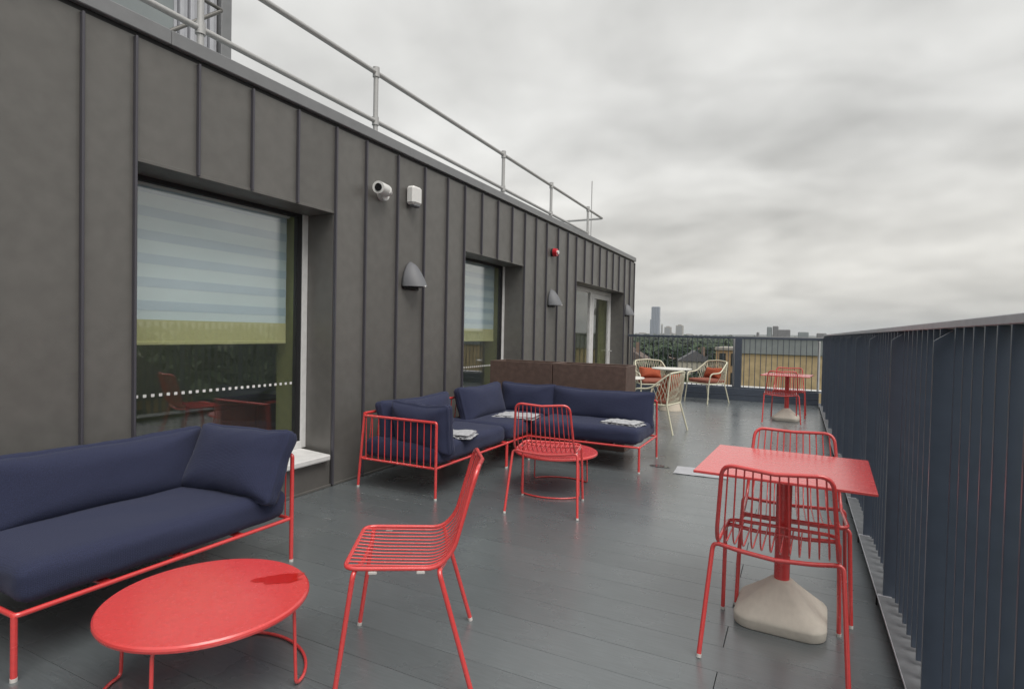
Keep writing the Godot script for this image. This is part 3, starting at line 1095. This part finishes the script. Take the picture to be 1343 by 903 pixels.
	df.span(Vector3(-3.83, 0.0, dz1), Vector3(-3.77, 2.23, dz1 + 0.06), 0.004)
	df.span(Vector3(-3.83, 0.0, -11.14), Vector3(-3.77, 2.23, -11.02), 0.004)
	df.span(Vector3(-3.83, 0.0, dz0 - 0.06), Vector3(-3.77, 2.23, dz0), 0.004)
	df.span(Vector3(-3.83, 2.15, dz1 + 0.06), Vector3(-3.77, 2.23, -11.14), 0.004)
	df.span(Vector3(-3.83, 2.15, -11.02), Vector3(-3.77, 2.23, dz0 - 0.06), 0.004)
	df.span(Vector3(-3.83, 0.0, -11.02), Vector3(-3.77, 0.10, dz0 - 0.06), 0.004)
	part("frame", df.mesh(), mats["white_paint"], dw)
	part("pane", bx(Vector3(-3.803, 0.10, -11.02), Vector3(-3.797, 2.15, dz0 - 0.06)), mats["glass"], dw)
	var dr := Node3D.new()
	dr.name = "door"
	t.add_child(dr, true)
	var lf := MB.new()
	lf.span(Vector3(-3.815, 0.02, dz1 + 0.065), Vector3(-3.765, 2.145, dz1 + 0.165), 0.004)
	lf.span(Vector3(-3.815, 0.02, -11.235), Vector3(-3.765, 2.145, -11.145), 0.004)
	lf.span(Vector3(-3.815, 2.05, dz1 + 0.165), Vector3(-3.765, 2.145, -11.235), 0.004)
	lf.span(Vector3(-3.815, 0.02, dz1 + 0.165), Vector3(-3.765, 0.20, -11.235), 0.004)
	part("leaf", lf.mesh(), mats["white_paint"], dr)
	part("pane", bx(Vector3(-3.795, 0.20, dz1 + 0.165), Vector3(-3.789, 2.05, -11.235)), mats["glass"], dr)
	var hd := MB.new()
	hd.tube(rounded([Vector3(-3.766, 0.95, dz1 + 0.115), Vector3(-3.70, 0.95, dz1 + 0.115), Vector3(-3.70, 0.95, dz1 + 0.26)], 0.02), 0.010, 8)
	part("handle", hd.mesh(), mats["galvanised"], dr)
	part("threshold", bx(Vector3(-3.80, 0.0, dz1), Vector3(WX, 0.018, dz0), 0.003), mats["zinc0"], t)
	# room behind the window: brown cabinet
	var cb := thing("cabinet", "low brown wooden cabinet standing indoors behind the large window", "cabinet", Vector3(-4.75, 0, -3.75))
	part("carcass", bx(Vector3(-0.25, 0.05, -0.42), Vector3(0.15, 0.60, 0.42), 0.004), mats["wood_brown"], cb)
	part("top", bx(Vector3(-0.27, 0.601, -0.44), Vector3(0.17, 0.63, 0.44), 0.004), mats["wood_brown"], cb)
	for s in [-1.0, 1.0]:
		part("door", bx(Vector3(0.151, 0.08, s * 0.21 - 0.2), Vector3(0.168, 0.58, s * 0.21 + 0.2), 0.003), mats["wood_brown"], cb)
	build_wall_fittings()
	build_roof()

func build_wall_fittings():
	# bullet camera
	var c := thing("security_camera", "white bullet security camera fixed high on the metal wall", "camera", Vector3(WX, 2.575, -4.20))
	part("mount", tube_mesh([Vector3(0.0, 0, 0), Vector3(0.05, 0, 0)], 0.062, 20), mats["white_plastic"], c)
	part("arm", tube_mesh(rounded([Vector3(0.05, 0, 0), Vector3(0.10, 0.0, 0.0), Vector3(0.13, 0.005, 0.06)], 0.03), 0.028, 12), mats["white_plastic"], c)
	var bd := MB.new()
	bd.tube(PackedVector3Array([Vector3(0.085, 0.015, 0.03), Vector3(0.09, 0.016, 0.05), Vector3(0.13, 0.008, 0.19), Vector3(0.133, 0.007, 0.2)]), 0.055, 20)
	part("body", bd.mesh(), mats["white_plastic"], c)
	part("lens", tube_mesh([Vector3(0.133, 0.007, 0.195), Vector3(0.1345, 0.0067, 0.206)], 0.034, 18), mats["lens"], c)
	# sensor box
	var s := thing("sensor_box", "white rounded plastic sensor box on the wall above the dome lamp", "sensor", Vector3(WX, 2.56, -4.64))
	part("body", bx(Vector3(0.0, 0.0, -0.075), Vector3(0.10, 0.18, 0.075), 0.022), mats["white_plastic"], s)
	part("lens", bx(Vector3(0.03, -0.022, -0.05), Vector3(0.095, 0.004, 0.05), 0.01), mats["lamp_grey"], s)
	make_lamp("grey dome wall lamp under the white sensor box", Vector3(WX, 1.755, -4.655))
	make_lamp("grey dome wall lamp below the red alarm sounder", Vector3(WX, 1.755, -8.29))
	make_lamp("grey dome wall lamp between the glazed door and the wall corner", Vector3(WX, 1.755, -12.68))
	var a := thing("alarm_sounder", "round red alarm sounder high on the metal wall", "alarm", Vector3(WX, 2.58, -8.30))
	var m := MB.new()
	m.tube(PackedVector3Array([Vector3(0, 0, 0), Vector3(0.035, 0, 0)]), 0.062, 20)
	part("base", m.mesh(), mats["gasket"], a)
	m = MB.new()
	m.tube(PackedVector3Array([Vector3(0.035, 0, 0), Vector3(0.09, 0, 0)]), 0.068, 20, false, 0.058)
	part("body", m.mesh(), mats["alarm_red"], a)
	part("beacon", tube_mesh([Vector3(0.09, 0, 0), Vector3(0.115, 0, 0)], 0.028, 16), mats["white_plastic"], a)

func build_roof():
	# galvanised guard rail
	var g := thing("guard_rail", "galvanised tube guard rail along the roof edge of the metal clad storey", "railing", Vector3.ZERO)
	var gx := -3.8
	var gal: Material = mats["galvanised"]
	var top := func(z: float) -> float: return lerp(3.875, 3.775, (-z - 2.6) / 9.2)
	var low := func(z: float) -> float: return lerp(3.40, 3.30, (-z - 2.6) / 9.2)
	part("top_rail", tube_mesh(rounded([Vector3(gx, top.call(3.0), 3.0), Vector3(gx, top.call(-6.0), -6.0), Vector3(gx, top.call(-11.76), -11.76), Vector3(gx - 0.95, top.call(-11.76), -11.78)], 0.05), 0.024, 10), gal, g)
	part("lower_rail", tube_mesh([Vector3(gx, low.call(3.0), 3.0), Vector3(gx, low.call(-10.83), -10.83)], 0.022, 10), gal, g)
	for z in [1.2, -0.8, -2.62, -4.47, -7.2, -8.95, -10.83]:
		var p := part("post", tube_mesh([Vector3(gx, 3.05, z), Vector3(gx, top.call(z) + 0.01, z)], 0.024, 10), gal, g)
		part("clamp", tube_mesh([Vector3(gx, top.call(z) - 0.045, z), Vector3(gx, top.call(z) + 0.05, z)], 0.034, 12), gal, p)
		part("clamp", tube_mesh([Vector3(gx, low.call(z) - 0.04, z), Vector3(gx, low.call(z) + 0.04, z)], 0.034, 12), gal, p)
		part("foot_plate", bx(Vector3(gx - 0.3, 3.045, z - 0.1), Vector3(gx + 0.06, 3.075, z + 0.1), 0.006), mats["gasket"], p)
	part("return_rail", tube_mesh(rounded([Vector3(-4.5, 3.60, -2.80), Vector3(-4.5, 4.03, -3.30), Vector3(-4.5, 4.04, -2.6)], 0.02), 0.016, 8), mats["zinc0"], g)
	single("aerial_mast", tube_mesh([Vector3(-4.2, 3.045, -12.2), Vector3(-4.2, 4.71, -12.2)], 0.011, 8), gal, "thin upright aerial mast standing on the roof past the guard rail", "mast")
	# plant screen
	var e := thing("plant_screen", "pale corrugated metal plant enclosure standing on the roof", "enclosure", Vector3.ZERO)
	part("dark_panel", bx(Vector3(-6.6, 3.045, -3.2), Vector3(-5.0, 5.4, 0.4), 0.01), mats["parapet_grey"], e)
	for k in 9:
		var z := -3.205 - k * 0.048
		part("rib", bx(Vector3(-6.6, 3.045, z - 0.04), Vector3(-5.02 + 0.03 * (k % 2), 5.4, z), 0.006), mats["rail_grey"], e)
	part("end_post", bx(Vector3(-6.6, 3.045, -3.75), Vector3(-4.97, 5.45, -3.64), 0.006), mats["coping"], e)

# ---------------------------------------------------------------- fences
func build_fences():
	var t := thing("fin_fence", "long navy metal fence of close upright fins along the deck edge", "fence", Vector3.ZERO)
	var navy: Material = mats["navy"]
	var fin := bx(Vector3(0.45, 0.07, -0.0055), Vector3(0.50, 1.372, 0.0055), 0.001)
	var pm := MB.new()
	pm.extrude(PackedVector2Array([Vector2(0.413, 0.0), Vector2(0.53, 0.0), Vector2(0.53, 1.372), Vector2(0.475, 1.372), Vector2(0.413, 1.328)]), Vector3.RIGHT, Vector3.UP, Vector3(0, 0, -0.006), Vector3(0, 0, 0.012))
	var post := pm.mesh()
	var lip := bx(Vector3(-0.008, 0.0, -0.006), Vector3(0.0, 0.046, 0.006), 0.001)
	var z0 := -2.39 + 0.98 * 5
	for k in 16:
		var zp := z0 - 0.98 * k
		if zp < -12.7:
			break
		part("post", post, navy, t, Vector3(0, 0, zp))
		part("stub", lip, mats["gasket"], t, Vector3(0.392, 0, zp))
		part("bracket", bx(Vector3(0.392, 0.0515, -0.012), Vector3(0.45, 0.055, 0.012)), mats["rail_grey"], t, Vector3(0, 0, zp))
		for j in range(1, 9):
			var zf := zp - 0.98 * j / 9.0
			if zf < -12.72:
				break
			part("fin", fin, navy, t, Vector3(0, 0, zf))
	part("top_rail", bx(Vector3(0.449, 1.373, -12.75), Vector3(0.503, 1.397, 2.6), 0.002), mats["rail_grey"], t)
	part("kerb_capping", bx(Vector3(0.392, 0.046, -12.7), Vector3(0.66, 0.051, 2.6), 0.0015), mats["kerb_grey"], t)
	part("kerb_lip", bx(Vector3(0.388, 0.043, -12.7), Vector3(0.3915, 0.053, 2.6), 0.0008), mats["rail_grey"], t)
	part("lower_facade", bx(Vector3(0.60, -15.0, -13.3), Vector3(0.67, 0.045, 5.9)), mats["brick_tan"], t)
	# end railing
	var r := thing("bar_railing", "dark railing of thin upright bars across the far end of the deck", "railing", Vector3.ZERO)
	var bar := bx(Vector3(-0.006, 0.27, -12.825), Vector3(0.006, 1.28, -12.79), 0.0015)
	var x := -3.40
	while x < 0.42:
		if abs(x + 1.11) > 0.085:
			part("bar", bar, navy, r, Vector3(x, 0, 0))
		x += 0.1045
	part("top_rail", bx(Vector3(-3.46, 1.28, -12.835), Vector3(0.43, 1.322, -12.78), 0.004), navy, r)
	part("bottom_rail", bx(Vector3(-3.46, 0.252, -12.83), Vector3(0.43, 0.275, -12.785), 0.003), navy, r)
	part("post", bx(Vector3(-1.18, 0.25, -12.86), Vector3(-1.045, 1.31, -12.76), 0.004), navy, r)
	part("side_post", bx(Vector3(-1.235, 0.25, -12.99), Vector3(-1.195, 1.29, -12.95), 0.004), mats["white_paint"], r)
	part("side_post", bx(Vector3(0.355, 0.25, -12.99), Vector3(0.40, 1.26, -12.95), 0.004), mats["white_paint"], r)
	part("kerb", bx(Vector3(-3.46, 0.0, -12.97), Vector3(0.392, 0.25, -12.745), 0.006), mats["navy"], r)
	part("kerb_step", bx(Vector3(-3.46, 0.0, -12.743), Vector3(0.392, 0.118, -12.695), 0.004), mats["navy"], r)
	part("kerb_trim", bx(Vector3(-3.46, 0.1185, -12.743), Vector3(0.392, 0.126, -12.69), 0.001), mats["navy"], r)
	part("ledge", bx(Vector3(-3.46, 0.22, -13.34), Vector3(0.66, 0.262, -12.98), 0.004), mats["white_paint"], r)

# ---------------------------------------------------------------- furniture
func build_furniture():
	var q := PI * 0.5
	# sofa by the large window: faces +x
	make_sofa("red framed navy two-seat sofa standing below the large window", 1.28, false, true, Vector3(-2.93, 0, -1.05), q, 200, [
		[0.59, -0.245, 0.545, 1.18, 0.38, 0.23, 0.0, -0.20],
		[1.14, 0.12, 0.56, 0.66, 0.42, 0.24, -1.47, -0.44, "arm_cushion"]], 1)
	# corner group
	make_sofa("red framed navy sofa section with a barred arm against the metal wall", 1.235, true, false, Vector3(-2.89, 0, -3.715), q, 230, [
		[0.62, -0.24, 0.535, 1.06, 0.38, 0.23, 0.0, -0.22],
		[0.15, 0.15, 0.535, 0.62, 0.42, 0.23, 1.45, -0.10, "arm_cushion"]], 1)
	make_sofa("red framed navy corner section joining the two sofa wings", 1.24, false, false, Vector3(-2.89, 0, -4.965), q, 260, [
		[0.50, -0.21, 0.55, 0.90, 0.40, 0.23, 0.0, -0.28],
		[1.04, 0.10, 0.545, 0.70, 0.40, 0.22, -1.5708, -0.20]], 1)
	make_sofa("red framed navy sofa section backing onto the brown planters", 1.16, false, false, Vector3(-2.49, 0, -5.79), 0.0, 290, [
		[0.58, -0.235, 0.535, 1.17, 0.39, 0.23, 0.0, -0.18]], 1)
	# folded throws on the sofas
	var spots := [
		[Vector3(-2.68, 0.408, -5.50), 0.46, 0.34, 0.15, "folded pale grey throw lying on the corner seat of the sofa group"],
		[Vector3(-1.58, 0.408, -5.68), 0.40, 0.30, -0.1, "folded pale grey throw lying at the open end of the sofa by the planters"],
		[Vector3(-2.66, 0.412, -4.21), 0.36, 0.30, 0.3, "folded pale grey throw half hidden behind the arm cushion of the barred sofa"]]
	for k in 3:
		var s: Array = spots[k]
		var o := single("folded_throw", throw_mesh(s[1], s[2], 40 + k), mats["throw"], s[4], "throw", s[0], "folded grey throws")
		o.rotation.y = s[3]
	# coffee tables
	make_low_table("round red coffee table with a wet patch in front of the two-seat sofa", 1.22, Vector3(-1.935, 0, -1.385))
	make_low_table("round red coffee table standing inside the corner sofa group", -1.38, Vector3(-1.83, 0, -4.54))
	var wet := MB.new()
	var f := FastNoiseLite.new()
	f.seed = 8
	f.frequency = 0.55
	for k in 36:
		var a := TAU * k / 36
		var b := TAU * (k + 1) / 36
		var ra := 1.0 + f.get_noise_2d(cos(a) * 1.4, sin(a) * 1.4) * 0.7
		var rb := 1.0 + f.get_noise_2d(cos(b) * 1.4, sin(b) * 1.4) * 0.7
		wet.tri(Vector3.ZERO, Vector3(cos(a) * 0.088 * ra, 0, sin(a) * 0.046 * ra), Vector3(cos(b) * 0.088 * rb, 0, sin(b) * 0.046 * rb), Vector3.UP)
	var ws := single("water_spill", wet.mesh(), mats["red_wet"], "wet patch of spilled water on the red coffee table", "spill", Vector3(-1.825, 0.3275, -1.615))
	ws.rotation.y = 0.75
	# bistro set near
	var ta := make_bistro("square red bistro table on a concrete foot with two chairs pushed under it")
	ta.position = Vector3(-0.0385, 0, -2.978)
	ta.rotation.y = -0.045
	var ch := make_chair("red wire chair seen from its side standing next to the wet coffee table")
	ch.position = Vector3(-1.396, 0, -1.888)
	ch.rotation.y = 2.115
	copy(ch, "red wire chair facing the coffee table inside the corner sofa group", Vector3(-1.687, 0, -4.02), 0.22)
	copy(ch, "red wire chair with its back towards the open deck at the concrete-footed bistro table", Vector3(-0.055, 0, -2.70), -0.035)
	copy(ch, "red wire chair between the two bistro tables, facing back over the nearer one", Vector3(0.0, 0, -3.262), PI + 0.03)
	# far bistro set
	copy(ta, "square red bistro table on a concrete foot close to the far end railing", Vector3(-0.14, 0, -10.2), -0.1)
	copy(ch, "red wire chair at the far bistro table with its back to the nearer table", Vector3(-0.22, 0, -9.87), 0.08)
	copy(ch, "red wire chair at the far bistro table with its back to the end railing", Vector3(-0.12, 0, -10.6), PI)

# ---------------------------------------------------------------- far end
func build_far_end():
	for k in 2:
		var xa: float = [-3.455, -2.605][k]
		var xb: float = [-2.615, -1.715][k]
		var t := thing("planter_box", ["brown rust toned planter box next to the metal wall", "brown rust toned planter box with a pale end face, behind the navy sofa"][k], "planter", Vector3.ZERO, 0.0, "brown planter boxes")
		var za := -6.30
		var zb := -6.72
		var h := 0.965
		part("front", bx(Vector3(xa, 0, za - 0.025), Vector3(xb, h, za), 0.003), mats["rust"], t)
		part("back", bx(Vector3(xa, 0, zb), Vector3(xb, h, zb + 0.025), 0.003), mats["rust"], t)
		part("side", bx(Vector3(xa, 0, zb + 0.026), Vector3(xa + 0.025, h - 0.001, za - 0.026), 0.003), mats["rust"], t)
		part("side", bx(Vector3(xb - 0.025, 0, zb + 0.026), Vector3(xb, h - 0.001, za - 0.026), 0.003), mats["rust"], t)
		part("soil", bx(Vector3(xa + 0.026, 0.1, zb + 0.026), Vector3(xb - 0.026, h - 0.08, za - 0.026)), mats["soil"], t)
	var arm := make_armchair("cream rope armchair in front of the end railing post, facing the white table")
	arm.position = Vector3(-1.62, 0, -12.02)
	arm.rotation.y = -0.65
	copy(arm, "cream rope armchair tucked between the building corner and the white table", Vector3(-2.52, 0, -11.15), 0.55)
	copy(arm, "cream rope armchair with its back to the open deck beside the planters", Vector3(-1.73, 0, -8.05), -1.75)
	pillow(Vector3(-1.52, 0.575, -12.17), -0.65, "terracotta pillow on the armchair in front of the end railing post", 5)
	pillow(Vector3(-2.60, 0.575, -11.31), 0.55, "terracotta pillow on the armchair by the building corner", 6)
	pillow(Vector3(-1.57, 0.61, -8.03), -1.75, "terracotta pillow on the armchair beside the planters", 7, 0.56, 0.40)
	make_pedestal("round white pedestal table with a conical foot between two armchairs", Vector3(-2.0, 0, -10.35), 0.35, 0.74)
	make_pedestal("round white pedestal table partly hidden behind the brown planters", Vector3(-2.25, 0, -7.95), 0.34, 0.72)

# ---------------------------------------------------------------- surroundings
func build_surroundings():
	var gy := -15.0
	structure("ground", bx(Vector3(-9000, gy - 0.5, -9000), Vector3(9000, gy, 9000)), mats["ground"])
	# lower storeys of our own building
	structure("lower_storeys", bx(Vector3(-12.0, gy, -13.3), Vector3(0.58, -0.42, 5.9)), mats["brick_tan"])
	# neighbour building right behind the end railing
	var b := thing("brick_building", "tan brick building with a grey parapet right behind the end railing", "building", Vector3.ZERO)
	part("wall", bx(Vector3(-2.18, gy, -37.0), Vector3(16.0, 0.63, -25.0)), mats["brick_tan"], b)
	part("parapet", bx(Vector3(-2.24, 0.63, -37.06), Vector3(16.06, 1.30, -24.94), 0.02), mats["parapet_grey"], b)
	part("coping", bx(Vector3(-2.30, 1.30, -37.1), Vector3(16.1, 1.345, -24.88), 0.01), mats["coping"], b)
	for s in [[-1.25, 0.20, 0.46, "parapet_grey"], [-0.98, 0.24, 0.50, "coping"], [-0.62, 0.55, 0.34, "coping"], [0.20, 0.45, 0.24, "parapet_grey"], [0.95, 0.4, 0.2, "coping"], [-1.75, 0.10, 0.2, "coping"]]:
		part("roof_unit", bx(Vector3(s[0] - s[1] / 2, 1.30, -30.3), Vector3(s[0] + s[1] / 2, 1.36 + s[2], -29.7), 0.03), mats[s[3]], b)
	# tan apartment block further off
	var a := thing("apartment_block", "tan apartment block with stacked dark windows beyond the railing", "building", Vector3(-6.4, gy, -74.0))
	part("wall", bx(Vector3(-2.6, 0, -8), Vector3(3.4, 14.6, 0)), mats["brick_tan_far"], a)
	part("roof", bx(Vector3(-2.75, 14.6, -8.1), Vector3(3.55, 14.95, 0.15), 0.03), mats["tower_stone"], a)
	for fl in 6:
		for k in 4:
			part("window", bx(Vector3(-2.2 + k * 1.35, 1.0 + fl * 2.35, -0.05), Vector3(-1.45 + k * 1.35, 2.5 + fl * 2.35, 0.06)), mats["window_dark"], a)
	# skyline
	var tw := thing("glass_tower", "tall slim blue glass skyscraper on the skyline", "skyscraper", Vector3(-668, gy, -3000))
	part("shaft", bx(Vector3(-24, 0, -20), Vector3(20, 95, 20), 1.0), mats["tower_glass"], tw)
	part("upper_shaft", bx(Vector3(-19, 95, -18), Vector3(20, 161, 18), 2.0), mats["tower_glass"], tw)
	for k in 5:
		part("fin", bx(Vector3(-18 + k * 8, 1, 20.5), Vector3(-15 + k * 8, 158, 21.5)), mats["tower_fin"], tw)
	var dirs := [[-0.2115, 0.0175, 7.0, 2600, "slender pale tower beside the blue skyscraper"], [-0.2010, 0.0135, 26.0, 2500, "blocky pale tower with a roof aerial on the skyline"], [-0.1815, 0.0165, 28.0, 2500, "square topped grey brown tower standing alone on the skyline"], [-0.200, 0.003, 70.0, 2900, "low pale slab block at the foot of the skyline towers"], [-0.245, 0.002, 60.0, 2900, "low pale slab block near the building corner"], [-0.165, 0.001, 50.0, 2700, "low pale slab block right of the square topped tower"]]
	for d in dirs:
		var o := thing("skyline_tower", d[4], "tower", Vector3(d[0] * d[3], gy, -d[3]), 0.0, "skyline towers")
		var h: float = d[1] * d[3] + 1.33 - gy
		part("shaft", bx(Vector3(-d[2] / 2, 0, -d[2] / 2), Vector3(d[2] / 2, h, d[2] / 2), 0.6), mats["tower_stone"], o)
		for j in 7:
			part("window_band", bx(Vector3(-d[2] * 0.42, h * (0.3 + 0.095 * j), d[2] / 2), Vector3(d[2] * 0.42, h * (0.335 + 0.095 * j), d[2] / 2 + 0.4)), mats["tower_fin"], o)
		part("crown", bx(Vector3(-d[2] / 4, h, -d[2] / 4), Vector3(d[2] / 4, h + 4.0, d[2] / 4), 0.6), mats["tower_stone"], o)
	# low hills on the horizon
	var hm := MB.new()
	var f := FastNoiseLite.new()
	f.seed = 21
	f.frequency = 0.0009
	f.fractal_octaves = 4
	var steps := 120
	for k in steps:
		var q := []
		for j in 2:
			var az := PI * (-0.85 + 1.7 * (k + j) / steps)
			var hh := 22.0 + 30.0 * f.get_noise_1d((k + j) * 90.0)
			var d := Vector3(sin(az), 0, -cos(az))
			q.append([d * 4200 + Vector3(0, gy - 2, 0), d * 5000 + Vector3(0, gy + hh, 0), d * 6500 + Vector3(0, gy - 2, 0)])
		hm.quad(q[0][0], q[1][0], q[1][1], q[0][1], Vector3.UP)
		hm.quad(q[0][1], q[1][1], q[1][2], q[0][2], Vector3.UP)
	structure("hills", hm.mesh(), mats["hill"])
	# trees: three kinds, then copies
	var kinds := []
	kinds.append(make_tree("dark green round crowned tree beyond the end railing", 12.0, 4.6, 301, Vector3(0.030, 0.055, 0.018), "trees beyond the railing"))
	kinds.append(make_tree("mid green broad tree beyond the end railing", 11.0, 5.2, 302, Vector3(0.045, 0.075, 0.022), "trees beyond the railing"))
	kinds.append(make_tree("tall blue green tree beyond the end railing", 14.0, 4.2, 303, Vector3(0.028, 0.055, 0.028), "trees beyond the railing"))
	var kind_words := ["dark green round crowned tree", "mid green broad tree", "tall blue green tree"]
	var marks := [[Vector3(-2.5, 0, -25), "close behind the end railing"], [Vector3(-8, 0, -72), "beside the tan apartment block"], [Vector3(-32, 0, -120), "beside the cream gabled house"], [Vector3(-23.3, 0, -150), "near the white gabled house"], [Vector3(-30, 0, -170), "well beyond the cream gabled house"], [Vector3(-16, 0, -55), "below the end railing"], [Vector3(-20, 0, -90), "between the tan apartment block and the cream gabled house"], [Vector3(-38, 0, -190), "near the red brick house"], [Vector3(-22, 0, -195), "near the cream house with the slate roof"], [Vector3(-10, 0, -120), "behind the tan apartment block"], [Vector3(-45, 0, -150), "behind the building corner"]]
	var used := [false, false, false]
	var g := RandomNumberGenerator.new()
	g.seed = 4242
	var placed := []
	for k in 100:
		var z: float = -lerp(42.0, 215.0, pow(k / 100.0, 0.9))
		var dir := g.randf_range(-0.36, -0.08)
		var x := -z * dir
		if x > -12.5 and x < -1.0 and z < -58 and z > -92:
			continue
		if z > -60 and x > -5.0:
			continue
		if dir > -0.275 and dir < -0.225 and z > -126:
			continue
		placed.append(Vector3(x, gy, z))
	for p in placed:
		var kd := g.randi_range(0, 2)
		var sc := g.randf_range(0.72, 1.0)
		var dr: float = p.x / -p.z
		if dr > -0.172 and dr < -0.142 and p.z > -154:
			sc = 0.66
		var best := 1e9
		var where := ""
		for mk in marks:
			var dd: float = Vector2(p.x - mk[0].x, p.z - mk[0].z).length()
			if dd < best:
				best = dd
				where = mk[1]
		var lab: String = kind_words[kd] + " " + where
		var o: Node3D
		if used[kd]:
			o = copy(kinds[kd], lab, p, g.randf() * TAU, "trees beyond the railing")
		else:
			used[kd] = true
			o = kinds[kd]
			o.position = p
			o.set_meta("label", lab)
		o.scale = Vector3.ONE * sc
	# houses
	house("cream gabled house showing past the building corner", Vector3(-32.3, gy, -120.0), 8, 9, 11.2, 0.12, "house_wall", "roof_tile")
	house("red brick house with a tiled roof beyond the trees", Vector3(-38.0, gy, -190.0), 9, 8, 7.4, -0.2, "house_brick", "roof_tile")
	house("small white house in front of the skyline towers", Vector3(-33.0, gy, -205.0), 10, 8, 8.0, 0.1, "house_wall", "roof_slate")
	house("white gabled house deep in the trees behind the pedestal table", Vector3(-23.3, gy, -150.0), 8, 8, 10.0, 0.2, "house_wall", "roof_slate")
	house("cream house with a slate roof beyond the tan apartment block", Vector3(-22.0, gy, -190.0), 10, 8, 8.0, -0.4, "house_wall", "roof_slate")
	house("tan house across the street from the fin fence", Vector3(38.0, gy, -22.0), 12, 9, 11.0, 1.4, "brick_tan_far", "roof_slate")
	house("cream house across the street from the fin fence", Vector3(42.0, gy, 4.0), 12, 9, 10.0, 1.5, "house_wall", "roof_tile")
	# far wood reading as one mass
	var wood := MultiMeshInstance3D.new()
	wood.name = "far_wood"
	var cm := MB.new()
	cm.colored = true
	for k in 130:
		var d := Vector3(g.randfn(), abs(g.randfn()) + 0.1, g.randfn()).normalized()
		var p := d * Vector3(5.0, 7.5, 5.0) * g.randf_range(0.75, 1.0)
		var s := g.randf_range(0.7, 1.5)
		var nn := (d + Vector3(g.randfn(), g.randfn(), g.randfn()) * 0.4).normalized()
		var e1 := nn.cross(Vector3(g.randfn(), g.randfn(), g.randfn())).normalized()
		var e2 := nn.cross(e1)
		var kk := g.randf_range(0.7, 1.3)
		cm.col = Color(0.035 * kk, 0.060 * kk, 0.026 * kk)
		cm.quad(p - e1 * s, p - e2 * s, p + e1 * s, p + e2 * s, nn)
	var mesh := cm.mesh()
	mesh.surface_set_material(0, mats["leaf0"])
	var mm := MultiMesh.new()
	mm.transform_format = MultiMesh.TRANSFORM_3D
	mm.mesh = mesh
	var n := 2600
	mm.instance_count = n
	for k in n:
		var az := g.randf_range(-0.75, 2.0)
		if k % 2 == 0:
			az = g.randf_range(-0.36, -0.05)
		var d := 130.0 + 2200.0 * pow(g.randf(), 1.9)
		if d < 215 and az < 0.2 and az > -0.45:
			d += 90.0
		if k % 13 == 0:
			# garden trees across the street from the fin fence
			az = g.randf_range(0.55, 1.9)
			d = g.randf_range(24.0, 120.0)
		var sc := g.randf_range(0.7, 1.35) * (1.0 + d / 2500.0)
		mm.set_instance_transform(k, Transform3D(Basis(Vector3.UP, g.randf() * TAU).scaled(Vector3(sc, sc * g.randf_range(0.8, 1.2), sc)), Vector3(sin(az) * d, gy, -cos(az) * d)))
	wood.multimesh = mm
	wood.set_meta("kind", "stuff")
	wood.set_meta("label", "dark green wooded suburb stretching out to the skyline")
	wood.set_meta("category", "trees")
	add_child(wood)
